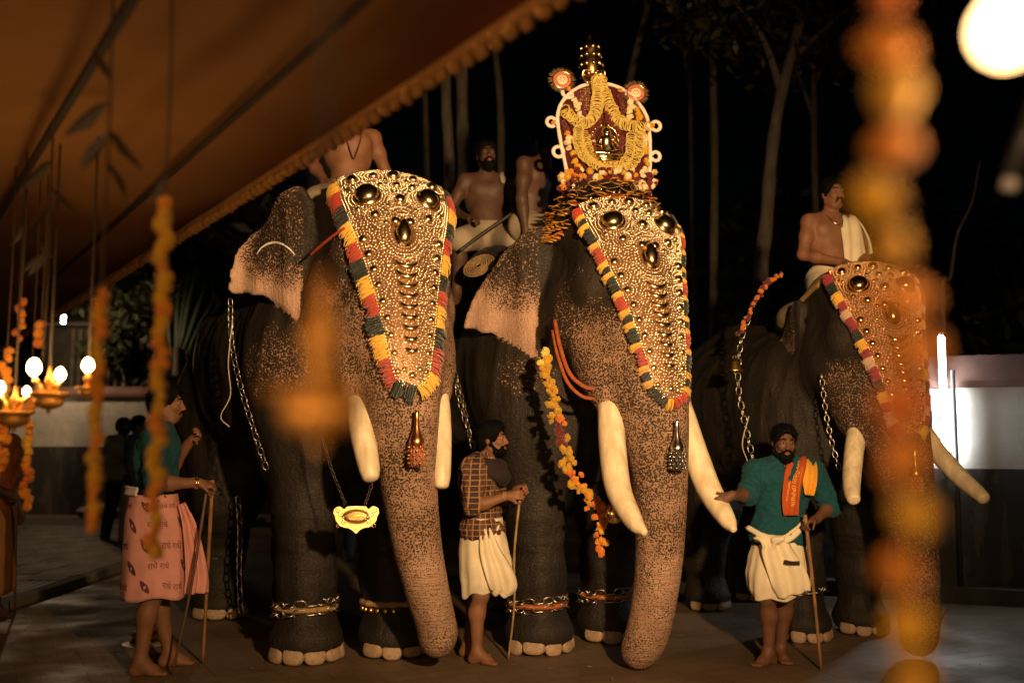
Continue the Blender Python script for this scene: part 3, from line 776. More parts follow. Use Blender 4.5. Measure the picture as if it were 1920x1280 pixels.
# shared shapes
prof = [(1.16,0),(1.16,.10),(1.02,.16),(1.0,.22),(.97,.42),(.88,.62),(.72,.80),(.5,.93),(.25,1.0),(.06,1.02)]
BOSS = mesh('boss', *lathe(prof, 20)); BOSS.materials.append(GOLD)
def bead_mesh(pts, nrm, r):
    """one mesh of many half-round beads (stuff: too small to pick apart)"""
    pts = np.asarray(pts); nrm = np.asarray(nrm); n = len(pts); r = np.broadcast_to(np.asarray(r), (n,))
    t = np.cross(nrm, np.array((.3,.1,.9))); t /= np.linalg.norm(t, axis=1)[:,None]; b_ = np.cross(nrm, t)
    seg = 6; V = []; a = np.arange(seg)*2*math.pi/seg
    for rr, h in ((1.0,0.),(.82,.62)):
        V.append(pts[:,None,:]+r[:,None,None]*(rr*np.cos(a)[None,:,None]*t[:,None,:]+rr*np.sin(a)[None,:,None]*b_[:,None,:]+h*nrm[:,None,:]))
    V.append((pts+nrm*r[:,None]*1.0)[:,None,:])
    V = np.concatenate(V, 1); m = 2*seg+1
    f = [(j,(j+1)%seg,seg+(j+1)%seg,seg+j) for j in range(seg)]
    f3 = [(seg+j,seg+(j+1)%seg,2*seg,2*seg) for j in range(seg)]
    base = (np.arange(n)*m)[:,None,None]
    F4 = (np.array(f)[None]+base).reshape(-1,4)
    F3 = (np.array([q[:3] for q in f3])[None]+base).reshape(-1,3)
    Vv = V.reshape(-1,3)
    me = bpy.data.meshes.new('beadwork')
    me.vertices.add(len(Vv)); me.vertices.foreach_set('co', Vv.astype(np.float32).ravel())
    me.loops.add(F4.size+F3.size); me.loops.foreach_set('vertex_index', np.concatenate([F4.ravel(), F3.ravel()]).astype(np.int32))
    me.polygons.add(len(F4)+len(F3)); me.polygons.foreach_set('loop_start', np.concatenate([np.arange(len(F4))*4, F4.size+np.arange(len(F3))*3]).astype(np.int32))
    me.update(calc_edges=True); me.polygons.foreach_set('use_smooth', [True]*len(me.polygons))
    return me
TUFT = []
for v in range(4):
    r = np.random.default_rng(100+v); parts = [box(.5, .30, 0, .92, .55, .22)]
    for i in range(64):
        x0 = r.uniform(.0, 1.); z0 = r.uniform(-.12, .22); L = r.uniform(.8, 1.12); dxx = r.normal(0, .07); bend = r.uniform(-.05,.2)
        P = catmull([(x0,0,z0),(x0+dxx*.4,.35*L,z0+.10+bend*.3),(x0+dxx,.75*L,z0+.06+bend*.1),(x0+dxx*1.6+r.normal(0,.05),L,z0-.14)], 2)
        parts.append(tube(P, .034, 4, cap=True))
    TUFT.append(mesh('yarn_tuft', *join(parts)))
def yarn(name, col): return M_simple(name, col, .9, 0, .3, 40, .4, 300, .002, .2, .4)
Y_YEL = yarn('yellow_yarn', (.78,.46,.05)); Y_RED = yarn('red_yarn', (.42,.045,.02)); Y_GRN = yarn('dark_green_yarn', (.006,.013,.010)); Y_NAV = yarn('navy_yarn', (.010,.014,.030))
for t_ in TUFT: t_.materials.append(Y_YEL)
PINKW = yarn('pale_yarn', (.62,.42,.30)); Y_CRIM = yarn('crimson_yarn', (.30,.02,.04))
VELVET = M_cloth('red_velvet_backing', (.16,.02,.015))

def caparison(MH, label, seq, tuft_w, seed, crowd=1.0, gold=None, tassel=None):
    g1, g2 = gold or (GOLD, GOLDB)
    root = empty('head_plate', label=label, cat='head plate', group='gilded head plates worn by the elephants', M=MH)
    # backing plate
    ns, nu = 40, 18; V = []; F = []
    ss = np.concatenate([np.linspace(0, LTOT*.9, 30), np.linspace(LTOT*.9, LTOT*.999, 11)[1:]]); ns = len(ss)
    for j, s in enumerate(ss):
        for i in range(nu+1):
            t = -1+2*i/nu; u = t*max(halfw(s), .004)
            s2 = s+.035*(t*t)*max(0, 1-s/.35)      # the top edge arches
            P, N, D = surf(u, s2, .012); V.append(P)
    for j in range(ns-1):
        for i in range(nu): F.append((j*(nu+1)+i, j*(nu+1)+i+1, (j+1)*(nu+1)+i+1, (j+1)*(nu+1)+i)[::-1])
    o = obj('backing', mesh('backing', V, F), root, M_simple('dark_copper_backing', (.26,.14,.075), .5, .8, .3, 30))
    sm = o.modifiers.new('thick', 'SOLIDIFY'); sm.thickness = .012; sm.offset = -1
    # bosses: (u, s, r)
    B = [(-.19,.30,.066),(.19,.30,.066)]
    B += [(x, .075+.035*(x/.33)**2, r) for x, r in ((-.255,.030),(-.125,.024),(.0,.032),(.13,.024),(.255,.030))]
    B += [(.0,.20,.022),(-.06,.135,.012),(.075,.14,.013),(.0,.345,.030),(-.07,.28,.012),(.07,.27,.013),(-.285,.22,.014),(.285,.22,.014),(-.10,.20,.016),(.10,.20,.020),
          (-.08,.40,.013),(.09,.42,.013),(-.16,.46,.026),(.17,.46,.026),(-.10,.52,.014),(.11,.54,.014),(-.25,.40,.017),(.25,.40,.017),(-.12,.63,.012),(.12,.64,.012)]
    for k, s in enumerate(np.linspace(.56, 1.33, 9)):
        for sg in (-1, 1): B.append((sg*(halfw(s)-.052), s*LTOT/1.42, .026-.0014*k))
    B.append((0, LTOT-.075, .017)); B.append((-.045, LTOT-.11, .012)); B.append((.045, LTOT-.11, .012))
    for (u, s, r) in B:
        obj('boss', BOSS, root, g1, M=surfM(u, s, .013) @ Matrix.Diagonal((r*1.1, r*1.1, r*1.0, 1)))
    # pear-shaped centre ornament with two lobes
    c = surfM(0, .585, .013)
    Vp, Fp = lathe([(1.2,0),(1.2,.12),(1.0,.2),(.96,.45),(.82,.75),(.55,.97),(.2,1.08),(.03,1.1)], 20)
    Vp = np.array(Vp); Vp[:,0] *= np.where(Vp[:,1] < 0, 1-.38*np.clip(-Vp[:,1],0,1.2), 1)   # narrows upward
    cen = obj('centre_drop', mesh('centre_drop', Vp, Fp), root, g1, M=c @ Matrix.Diagonal((.050,.088,.050,1)))
    for sg in (-1,1): obj('lobe', BOSS, root, g1, M=surfM(sg*.045, .515, .013) @ Matrix.Diagonal((.030,.030,.030,1)))
    # crescents
    cres = []
    for k in range(9):
        s = .715+.062*k; w = .078*(1-.065*k)
        a = np.linspace(R(200), R(340), 15); t = np.linspace(-1,1,15)
        P = np.stack([w*np.cos(a), -w*1.15*np.sin(a)-.6*w, .014*(1-t*t)+.006], 1); rr = .002+.0145*(1-t*t)
        me = mesh('crescent', *tube(P, rr, 8)); obj('crescent', me, root, g1, M=surfM(0, s*LTOT/1.42, .012))
    # beadwork
    pts = []; nr = []; rad = []
    occ = [(u, s, r*1.22) for (u, s, r) in B]+[(0,.585,.075),(-.045,.515,.034),(.045,.515,.034)]
    rg = lambda q: q+.074 if q > .06 else q+.036 if q > .026 else q+.014
    sp = .0205/crowd; row = 0; r = np.random.default_rng(seed)
    UU = []; SS = []; RR = []
    for s in np.arange(.018, LTOT-.012, sp*.87):
        w = halfw(s)-.008; off = (row % 2)*sp*.5; row += 1
        for u in np.arange(-w+off, w, sp):
            s2 = s+.035*((u/max(w,.01))**2)*max(0, 1-s/.35)
            if any((u-a)**2+(s2-b_)**2 < rg(q)**2 for a, b_, q in occ): continue
            UU.append(u+r.normal(0,.0030)); SS.append(s2+r.normal(0,.0030)); RR.append(.0092*r.uniform(.8,1.12))
    for (u, s, q) in occ:                                       # rings of beads round every boss
        for m_, rr in ((.007,.0075),(.026,.0085),(.046,.0088),(.066,.0092))[:4 if q > .06 else 2 if q > .026 else 1]:
            R0 = q+m_; nb = max(8, int(2*math.pi*R0/.0165))
            for a in np.arange(nb)*2*math.pi/nb:
                uu = u+R0*math.cos(a); s3 = s+R0*math.sin(a)*(1.25 if q == .075 else 1)
                if abs(uu) < halfw(s3)-.03 and s3 < LTOT-.03 and not any((uu-a2)**2+(s3-b2)**2 < (q2+.004)**2 or (q2 < q and (uu-a2)**2+(s3-b2)**2 < (q2+.012)**2) for a2, b2, q2 in occ if (a2, b2) != (u, s)): UU.append(uu); SS.append(s3); RR.append(rr)
    for sg in (-1,1):                                          # border rows
        for s in np.arange(.0, LTOT-.01, .019):
            w = halfw(s); s2 = s+.035*max(0, 1-s/.35)
            UU.append(sg*(w-.004)); SS.append(s2); RR.append(.0105); UU.append(sg*(w-.020)*.995); SS.append(s2); RR.append(.009)
    for t in np.linspace(-1,1,40):
        UU.append(t*halfw(0)); SS.append(.004+.035*t*t); RR.append(.0085)
        UU.append(t*(halfw(.015)-.01)); SS.append(.022+.035*t*t); RR.append(.007)
    P, N, D = surf(np.array(UU), np.array(SS), .013)
    N = N+r.normal(0,.07,N.shape); N /= np.linalg.norm(N,axis=1)[:,None]
    o = obj('beadwork', bead_mesh(P, N, np.array(RR)), root, g2); o['kind'] = 'stuff'
    # yarn fringe blocks all round the lower outline
    out = []
    for s in np.linspace(.03, LTOT*.999, 160): out.append((-halfw(s), s+.035*max(0,1-s/.35)))
    out += [(-u, s) for u, s in out[::-1][1:]]
    out = np.array(out); PP, NN, DD = surf(out[:,0], out[:,1], .004)
    arc = np.concatenate([[0], np.cumsum(np.linalg.norm(np.diff(PP,axis=0),axis=1))])
    pos = .01; k = 0; tot = arc[-1]; ln = sum(q[1] for q in seq)
    while pos < tot-.02:
        m_, L, wd = seq[k % len(seq)]; L2 = L*random.uniform(.9,1.1); mid = pos+L2/2
        if mid > tot: break
        p = np.array([np.interp(mid, arc, PP[:,i]) for i in range(3)]); p0 = np.array([np.interp(max(pos,0), arc, PP[:,i]) for i in range(3)]); p1 = np.array([np.interp(min(pos+L2,tot), arc, PP[:,i]) for i in range(3)])
        nn = np.array([np.interp(mid, arc, NN[:,i]) for i in range(3)])
        tx = p1-p0; tl = np.linalg.norm(tx); tx /= tl+1e-9; oy = np.cross(nn, tx); oy /= np.linalg.norm(oy)
        cen_ = surf(0, min(np.interp(mid, arc, out[:,1]), LTOT-.1))[0]
        if oy@(p-cen_) < 0: oy = -oy
        oy = oy - nn*.35; oy[2] -= .15; oy /= np.linalg.norm(oy); zz = np.cross(tx, oy)
        if zz@nn < 0: zz = -zz
        M = basis(tx, oy, zz, p0-oy*.012) @ Matrix.Diagonal((tl*1.04, wd*tuft_w*random.uniform(.9,1.1), .085, 1))
        obj('yarn_tuft', TUFT[k % 4], root, m_, M=M)
        pos += L2; k += 1
    return root
S1 = [(Y_YEL,.135,1.0),(Y_RED,.125,1.0),(Y_GRN,.125,1.0)]
S2 = [(Y_RED,.105,.85),(Y_YEL,.038,.9),(Y_NAV,.052,.75),(Y_YEL,.038,.95),(Y_GRN,.115,.8),(Y_YEL,.038,.95)]
S3 = [(Y_CRIM,.11,.85),(Y_GRN,.10,.8),(Y_YEL,.09,.95),(Y_CRIM,.08,.85),(PINKW,.08,.9)]
caparison(H1, 'golden studded head plate with broad yellow, red and green yarn blocks on the left elephant', S1, .105, 1)
caparison(H2, 'golden studded head plate with short banded yarn fringe on the middle elephant below the shrine', S2, .085, 2)
GOLD3 = M_simple('coppery_gold', (.86,.52,.24), .2, 1., .1, 20); GOLDB3 = M_simple('coppery_beads', (.80,.47,.25), .28, 1., .15, 60)
caparison(H3, 'coppery studded head plate behind the blurred garland on the right elephant', S3, .095, 3, gold=(GOLD3, GOLDB3))

# dark cloth roll over the crown of the left elephant
def crown_cloth(MH, label, mat, z=0.):
    rings = []; V = []; F = []
    n = 26; m = 12
    for i in range(n+1):
        t = -1+2*i/n; y = t*.40
        for j in range(m+1):
            q = j/m; s = -.30+q*.40
            x = .33-.36*(1-q)+.05*0; top = 3.085-.12*abs(t)**2.2-.45*max(0,abs(t)-.72)**1.5-.10*(1-q)**2
            V.append((x-.07*t*t, y*(1.0-.1*q), top+.008*math.sin(t*17+q*5)+z))
    for i in range(n):
        for j in range(m): F.append((i*(m+1)+j, (i+1)*(m+1)+j, (i+1)*(m+1)+j+1, i*(m+1)+j+1))
    o = obj('crown_cloth', mesh('crown_cloth', V, F), mat=mat); o.matrix_world = MH
    sm = o.modifiers.new('thick','SOLIDIFY'); sm.thickness = .05; sm.offset = 0
    return tag(o, label, 'cloth')
crown_cloth(H1, 'black cloth pad over the crown of the left elephant', M_cloth('black_cloth', (.012,.010,.010)))
crown_cloth(H3, 'striped cloth pad on the crown of the right elephant', M_cloth('straw_cloth', (.30,.19,.06)))

# tassels hanging under the plates
def tassel(MH, label, u, s, L, mat, capmat, dz=0, beads=False, sway=0.):
    P, N, D = surf(u, s, .03); base = Vector(P)+Vector((.01,0,-.02+dz))
    M = MH @ Matrix.Translation(base)
    root = empty('tassel', label=label, cat='tassel', M=M)
    obj('bell_cap', mesh('bell_cap', *lathe([(.006,0),(.010,-.005),(.014,-.02),(.010,-.045),(.013,-.05),(.016,-.10),(.034,-.15),(.042,-.165),(.042,-.19),(.036,-.20)], 18)), root, capmat)
    parts = []; r = np.random.default_rng(int(L*1000))
    for i in range(90):
        a = r.uniform(0,6.28); q = .036*math.sqrt(r.uniform(.2,1)); l = L*r.uniform(.85,1.08)
        parts.append(tube([(q*math.cos(a),q*math.sin(a),-.19),(q*1.15*math.cos(a),q*1.15*math.sin(a),-.19-l*.5),(q*1.3*math.cos(a+.2),q*1.3*math.sin(a+.2),-.19-l)], .0035, 4))
    obj('yarn', mesh('yarn', *join(parts)), root, mat)
    bm = mesh('bead', *ball((0,0,0), 1, 10, 6)); bm.materials.append(capmat)
    for i in range(5):
        for j in range(6):
            a = -2.2+j*.8+(.4 if i % 2 else 0); obj('bead', bm, root, capmat, M=Matrix.Translation((.046*math.cos(a),.046*math.sin(a),-.205-.022*i))@Matrix.Scale(.0085,4))
    return root
tassel(H1, 'copper capped tassel with rust yarn below the left head plate', .02, LTOT, .12, yarn('rust_yarn', (.36,.10,.03)), M_simple('copper', (.72,.33,.14), .3, 1.), dz=-.10)
tassel(H2, 'silver studded tassel with black and gold yarn below the middle head plate', .02, LTOT, .11, yarn('black_yarn', (.02,.018,.02)), M_simple('silver', (.75,.68,.58), .22, 1.), dz=-.09)
tassel(H3, 'dark red tassel with gilt beads below the right head plate', .0, LTOT, .13, Y_CRIM, M_simple('dull_gold', (.6,.35,.12), .35, 1.), dz=-.08)

# ================================================================== CHAINS
LINKV = torus(1.0, .26, 14, 6)
LV = np.array(LINKV[0]); LV[:,0] += np.sign(LV[:,0])*.55
LINK = mesh('link', LV, LINKV[1]); LINK.materials.append(STEEL)
def chain(label, P, size=.022, mat=None, closed=False, name='chain', parent=None, group=None, extra=None):
    P = catmull(P, 10, closed=closed); P = np.vstack([P, P[:1]]) if closed else P
    arc = np.concatenate([[0], np.cumsum(np.linalg.norm(np.diff(P,axis=0),axis=1))])
    pitch = size*2.45; n = int(arc[-1]/pitch)
    root = parent or empty(name, P[0], 0, label, 'chain', group)
    off = np.zeros(3) if parent else P[0]
    for i in range(n):
        a, b_ = [np.array([np.interp(q*arc[-1]/n, arc, P[:,k]) for k in range(3)]) for q in (i, i+1)]
        x = (b_-a)/np.linalg.norm(b_-a); up = np.array((.1,.2,1.)) if abs(x[2]) < .9 else np.array((1.,.1,0)); y = np.cross(up, x); y /= np.linalg.norm(y); z = np.cross(x, y)
        M = basis(x, y, z, (a+b_)/2-off) @ Matrix.Rotation(R(35+90*(i % 2)), 4, 'X') @ Matrix.Scale(size*.92, 4)
        obj('link', LINK, root, mat or STEEL, M=M)
    return root
def A(pts, Y): return [at(x, y, KY*(Y if not hasattr(Y,'__len__') else Y[i])) for i, (x, y) in enumerate(pts)]
chain('long steel chain hanging down the flank of the left elephant', A([(432,560),(434,640),(450,720),(474,800),(500,880)], [6.42,6.40,6.34,6.28,6.2]), .021)
chain('long steel chain hanging down the flank of the middle elephant', A([(843,596),(848,670),(862,750),(888,840)], [6.6,6.55,6.5,6.45]), .019)
chain('second thinner steel chain beside the long one on the middle elephant', A([(838,600),(852,690),(872,770),(882,830)], [6.58,6.52,6.48,6.42]), .014, DKSTEEL)
chain('steel chain hanging down the flank of the right elephant', A([(1408,585),(1389,640),(1384,720),(1396,790),(1412,862)], [6.98,6.95,6.9,6.85,6.8]), .021)
chain('steel chain hanging from the neck of the right elephant', A([(1540,700),(1548,770),(1560,830),(1574,880)], [6.50,6.48,6.46,6.44]), .016)
chain('chain trailing to the ground behind the left elephant\'s front leg', A([(446,930),(450,1000),(448,1070),(452,1150)], [7.3,7.35,7.35,7.4]), .026, DKSTEEL)
def anklet(ME, label, lx, ly, z, r, size, mat=None, rows=1, tilt=0., drop=None, extra=None):
    c = []
    root = None
    for k in range(rows):
        pts = []
        for a in np.linspace(0, 2*math.pi, 14, endpoint=False):
            p = ME @ Vector((lx+r*math.cos(a), ly+r*math.sin(a), z-.055*k+.02*math.sin(a+1)+tilt*math.cos(a))); pts.append(p)
        if root is None:
            ctr = ME @ Vector((lx, ly, 0)); root = empty('ankle_chain', ctr, 0, label, 'chain', 'chains round the elephants\' ankles')
        pts = [np.array(p)-np.array(root.location) for p in pts]
        chain('', pts, size, mat, closed=True, parent=root)
    if extra:
        pts = [np.array(ME @ Vector((lx+(r-.004)*math.cos(a), ly+(r-.004)*math.sin(a), z-.028)))-np.array(root.location) for a in np.linspace(0,2*math.pi,30)]
        obj('band', mesh('band', *tube(pts, .018, 8, cap=False)), root, extra)
    return root
ROPE = M_simple('jute_rope', (.34,.22,.09), .9, 0, .4, 60, .7, 200, .004)
anklet(M1, 'double bright chain round the near front ankle of the left elephant', .05, -.33, .36, .200, .030, rows=2, extra=ROPE)
anklet(M1, 'dull chain round the near hind ankle of the left elephant', -1.82, -.35, .47, .205, .022, DKSTEEL)
anklet(M1, 'dull chain round the far hind ankle of the left elephant', -1.88, .35, .42, .205, .022, DKSTEEL)
OB = M_simple('orange_band', (.38,.11,.03), .8)
anklet(M2, 'chain over an orange band on the near front ankle of the middle elephant', .03, -.33, .35, .202, .028, extra=OB, rows=2)
anklet(M2, 'chain over an orange band on the far front ankle of the middle elephant', -.05, .33, .35, .202, .028, extra=OB, rows=2)
anklet(M2, 'dull chain round the near hind ankle of the middle elephant', -1.87, -.35, .47, .205, .022, DKSTEEL)
anklet(M3, 'bright chain round the near front ankle of the right elephant', .0, -.33, .40, .204, .030)
anklet(M3, 'bright chain round the near hind ankle of the right elephant', -1.60, -.35, .56, .205, .026)
# rope with bells round the far front ankle of the left elephant
ctr = M1 @ Vector((.20,.22,0)); root = empty('bell_anklet', ctr, 0, 'rope anklet hung with small bells on the left elephant\'s far front ankle', 'anklet')
pts = np.array([np.array(M1 @ Vector((.20+.200*math.cos(a), .22+.200*math.sin(a), .34)))-np.array(ctr) for a in np.linspace(0,2*math.pi,48)])
obj('rope', mesh('rope', *tube(pts, .02*(1+.25*np.sin(np.arange(48)*1.9)), 8, cap=False)), root, ROPE)
bl = mesh('bell', *lathe([(.004,0),(.012,-.004),(.016,-.018),(.018,-.028),(.012,-.036),(.003,-.038)], 12)); bl.materials.append(BRASS)
for i in range(0,48,2): obj('bell', bl, root, BRASS, loc=pts[i]+np.array((0,0,-.018)))
# the hook and cords on the flanks
def cord(name, label, P, r, mat, cat='cord', seg=6):
    P = catmull(P, 8); o = P[0].copy(); return tag(obj(name, mesh(name, *tube(P-o, r, seg)), mat=mat, loc=o), label, cat)
cord('cord', 'thin pale cord dangling on the flank of the left elephant', A([(436,600),(428,680),(432,740),(414,780),(430,800)], 6.34), .004, M_simple('pale_string', (.42,.37,.28), .9))
cord('cord', 'thin dark cord dangling beside the chain of the right elephant', A([(1404,780),(1392,830),(1400,860),(1412,890)], 6.75), .004, MATS['pale_string'])
def bell_pendant(label, p, s):
    root = empty('bell', p, 0, label, 'bell')
    obj('body', mesh('body', *lathe([(.1,0),(.3,-.05),(.55,-.35),(.62,-.8),(.85,-1.15),(.86,-1.25),(.75,-1.25)], 16)), root, BRASS).scale = (s,)*3
    obj('clapper', mesh('clapper', *join([tube([(0,0,-.9*s),(0,0,-1.35*s)], .08*s, 6), ball((0,0,-1.4*s), .17*s, 8, 6)])), root, DKSTEEL)
    obj('loop', mesh('loop', *xf(Matrix.Translation((0,0,.12*s))@Matrix.Rotation(R(90),4,'X'), torus(.16*s,.05*s,12,6))), root, DKSTEEL)
bell_pendant('small brass bell hanging by the chain on the right elephant\'s flank', at(1377,672,6.9*KY), .075)
# harness rope and girth straps
def strap(label, ME, pts, r, mat, name='rope'):
    P = [np.array(ME@Vector(p)) for p in pts]; return cord(name, label, P, r, mat, 'rope', 8)
OR = M_simple('orange_rope', (.30,.075,.02), .85, 0, .3, 40, .6, 160, .004)
cord('rope', 'orange neck rope looped below the ear of the middle elephant', A([(1040,600),(1050,650),(1068,700),(1096,725),(1118,728)], [6.12,6.02,5.95,5.93,5.95]), .014, OR, 'rope')
cord('rope', 'lower orange neck rope of the middle elephant, beneath its twin', A([(1036,620),(1046,668),(1064,716),(1090,742),(1116,748)], [6.12,6.02,5.95,5.93,5.95]), .012, OR, 'rope')
cord('rope', 'red cord running up to the head plate of the left elephant', A([(582,478),(600,462),(622,444),(645,428)], [5.9,5.82,5.75,5.68]), .010, M_simple('red_cord', (.35,.05,.02), .8), 'rope')

# ---- gilt plaque on chains under the left elephant's tusk
pc = at(668,968,5.62*KY)
root = empty('plaque', pc, R(15), 'scalloped gilt plaque with engraved lettering hanging before the left elephant', 'plaque')
root.rotation_euler = (R(-4),0,R(7))
out = []
half = [(0,-.098),(.018,-.080),(.04,-.066),(.075,-.060),(.10,-.044),(.117,-.022),(.120,.0),(.131,.02),(.127,.045),(.108,.058),(.090,.058),(.078,.046),(.066,.044),(.055,.058),(.0,.060)]
for x, z in half: out.append((x, z))
for x, z in half[-2:0:-1]: out.append((-x, z))
n = len(out)
V = [(x, -.006, z) for x, z in out]+[(x, .006, z) for x, z in out]
F = [tuple(range(n)), tuple(range(2*n-1, n-1, -1))]+[(i, n+i, n+(i+1) % n, (i+1) % n) for i in range(n)]
PLQ = M_simple('plaque_gold', (.90,.60,.22), .42, 1., .15, 30, .5, 120, .004)
obj('plate', mesh('plate', V, F, smooth=False), root, PLQ)
def oval(rx, rz, y, w=.006):
    t = torus(1, .02, 36, 6); v = np.array(t[0]); P = []
    a = np.arctan2(v[:,1], v[:,0]); rr = np.hypot(v[:,0], v[:,1])-1
    return np.stack([(rx+rr*w*50)*np.cos(a), y+v[:,2]*w*50, (rz+rr*w*50)*np.sin(a)], 1), t[1]
obj('oval_rim', mesh('oval_rim', *oval(.080,.040,-.008,.0035)), root, GOLD)
obj('medallion', mesh('medallion', *xf(Matrix.Translation((0,-.0065,0))@Matrix.Rotation(R(90),4,'X')@Matrix.Diagonal((.078,.038,.004,1)), lathe([(1,-.3),(1,.6),(.6,.9),(.1,1)], 32))), root, M_simple('medallion_gold', (.62,.40,.14), .38, 1., .2, 40))
for sg in (-1,1):
    for k in range(5):
        a = R(20+k*22)*sg; obj('scroll', mesh('scroll', *xf(Matrix.Translation((sg*(.085+.022*math.cos(k*1.4)), -.008, .035-.022*k))@Matrix.Rotation(R(90),4,'X'), torus(.010,.003,12,5))), root, GOLD)
_font = {}
def text_mesh(body, size, ext=.0006):
    cu = bpy.data.curves.new('lettering', 'FONT'); cu.body = body; cu.size = size; cu.extrude = ext; cu.align_x = 'CENTER'; cu.align_y = 'CENTER'; cu.resolution_u = 3
    o = bpy.data.objects.new('lettering_src', cu); COL.objects.link(o)
    dg = bpy.context.evaluated_depsgraph_get(); me = bpy.data.meshes.new_from_object(o.evaluated_get(dg)); bpy.data.objects.remove(o); return me
INK = M_simple('dark_engraving', (.05,.03,.012), .6)
for i, (tx, sz) in enumerate((('ഗുരുവായൂര്‍', .021), ('ശ്രീ കൃഷ്ണ', .019), ('രാജന്‍', .016))):
    me = text_mesh(tx, sz); obj('lettering', me, root, INK, M=Matrix.Translation((0,-.0118,.018-.019*i))@Matrix.Rotation(R(90),4,'X'))
q = np.array(pc)
chain('left arm of the thin chain holding the gilt plaque', [np.array(at(603,815,5.75*KY)), np.array(at(622,880,5.70*KY)), np.array(at(648,945,5.63*KY))], .0095, DKSTEEL, group='chains of the gilt plaque')
chain('right arm of the thin chain holding the gilt plaque, behind the tusk tip', [np.array(at(702,888,5.70*KY)), np.array(at(694,918,5.66*KY)), np.array(at(684,946,5.63*KY))], .0095, DKSTEEL, group='chains of the gilt plaque')

# ---- pale chalk streak on the ear of the left elephant, laid on the skin itself
bpy.context.view_layer.update()
body1 = [q for q in e1.children if q.name.startswith('body')][0]; mi = M1.inverted()
def on_skin(px, py, body, minv, off=.004):
    o_ = Vector((0,0,CAM_H)); d_ = at(px,py,3.)-o_; lo_ = minv@o_; ld = (minv.to_3x3()@d_).normalized()
    ok, hit, nn, _ = body.ray_cast(lo_, ld); return (hit+nn*off) if ok else None
mk = [q for q in (on_skin(x, y, body1, mi) for x, y in ((482,478),(490,466),(502,458),(516,455),(530,458),(542,466),(554,478))) if q is not None]
if len(mk) > 4:
    P = catmull(np.array(mk), 4); obj('chalk_mark', mesh('chalk_mark', *tube(P, .0085*np.sin(np.linspace(.25,2.9,len(P))), 6)), e1, M_simple('chalk', (.75,.70,.62), .9))

# ================================================================== FLOWERS AND SHRINE
def marigold(seed, ruff=.16, sub=2):
    bm = bmesh.new(); bmesh.ops.create_icosphere(bm, subdivisions=sub, radius=1)
    V = np.array([v.co[:] for v in bm.verts]); F = [tuple(v.index for v in f.verts) for f in bm.faces]; bm.free()
    r = np.random.default_rng(seed); k = 1+ruff*r.normal(size=len(V))*.7+.10*np.sin(V[:,2]*18)
    V = V*k[:,None]; V[:,2] *= .78
    return mesh('flower', V, F, smooth=False)
FL = [marigold(s) for s in (1,2,3)]
FM = {'m': M_simple('ochre_petals', (.42,.235,.018), .85, 0, .35, 30, 0, 40, .005, .2, .3), 'o': M_simple('orange_petals', (.60,.215,.012), .8, 0, .35, 30, 0, 40, .005, .2, .3), 'y': M_simple('yellow_petals', (.56,.30,.012), .8, 0, .3, 30, 0, 40, .005, .2, .3),
      'd': M_simple('deep_orange_petals', (.52,.135,.010), .8, 0, .35, 30, 0, 40, .005, .2, .3), 'r': M_simple('dark_rose_petals', (.11,.008,.010), .8, 0, .4, 40, 0, 40, .005, .2, .3),
      'w': M_simple('jasmine_petals', (.72,.62,.38), .8, 0, .25, 60, 0, 40, .005, .2, .3), 'g': M_simple('green_yellow_petals', (.62,.50,.12), .8, 0, .25, 60, 0, 40, .005, .2, .3)}
for f in FL: f.materials.append(FM['o'])
FROT = [Matrix.Rotation(random.uniform(0,6),4,'X')@Matrix.Rotation(random.uniform(0,6),4,'Y')@Matrix.Rotation(random.uniform(0,6),4,'Z') for _ in range(12)]
def flower(parent, p, r, m, name='flower', i=0):
    return obj(name, FL[i % 3], parent, FM[m], M=Matrix.Translation(p)@FROT[random.randrange(12)]@Matrix.Scale(r,4))

# ---- the shrine on the middle elephant
sh_base = H2 @ Vector((.06, .03, 3.30))
SHM = Matrix.Translation(sh_base) @ Matrix.Rotation(R(10),4,'Z') @ Matrix.Rotation(R(-3),4,'Y') @ Matrix.Diagonal((1.15,1.04,1.05,1))
shrine = empty('processional_shrine', label='arched flower covered shrine with gilt figure carried on the middle elephant', cat='shrine', M=SHM)
K = .000734
def sp(cx, cy, y=-.03): return np.array(((cx-592)*K, y, (1280-cy)*K))
arch = [(265,1290),(250,1180),(225,1000),(205,820),(205,700),(235,600),(300,510),(400,435),(500,405),(600,400),(700,420),(800,475),(880,560),(940,660),(968,760),(972,900),(968,1050),(955,1200),(945,1290)]
AP = catmull(np.array([sp(*q, 0) for q in arch]), 4)
n = len(AP); V = [(p[0], -.02, p[2]) for p in AP]+[(p[0], .03, p[2]) for p in AP]
obj('arch_panel', mesh('arch_panel', V, [tuple(range(n))[::-1], tuple(range(n,2*n))]+[(i,(i+1) % n,n+(i+1) % n,n+i) for i in range(n)], smooth=False), shrine, M_cloth('dark_red_velvet', (.07,.008,.008)))
WOOL = M_simple('white_cotton_rope', (.78,.66,.58), .9, 0, .12, 40, .5, 120, .004)
obj('rope_rim', mesh('rope_rim', *tube(AP*np.array((1.02,1,1.01))+np.array((0,-.03,0)), .012*(1+.08*np.sin(np.arange(n)*2)), 10)), shrine, WOOL)
def curl(cx, cy, r, a0, a1, lab=None):
    c = sp(cx, cy, -.03); a = np.linspace(a0, a1, 24)
    P = np.stack([c[0]+r*np.cos(a), 0*a-.03-.004*np.arange(24)/24, c[2]+r*np.sin(a)*1.1], 1)
    obj('rope_curl', mesh('rope_curl', *tube(P, .0125, 8)), shrine, WOOL)
curl(140,755,.028,-.4,5.4); curl(185,1030,.032,-.2,5.6); curl(1040,790,.028,3.4,9.2); curl(1020,1075,.027,3.4,9.2); curl(300,470,.038,3.0,6.4); curl(765,490,.026,-.3,2.6)
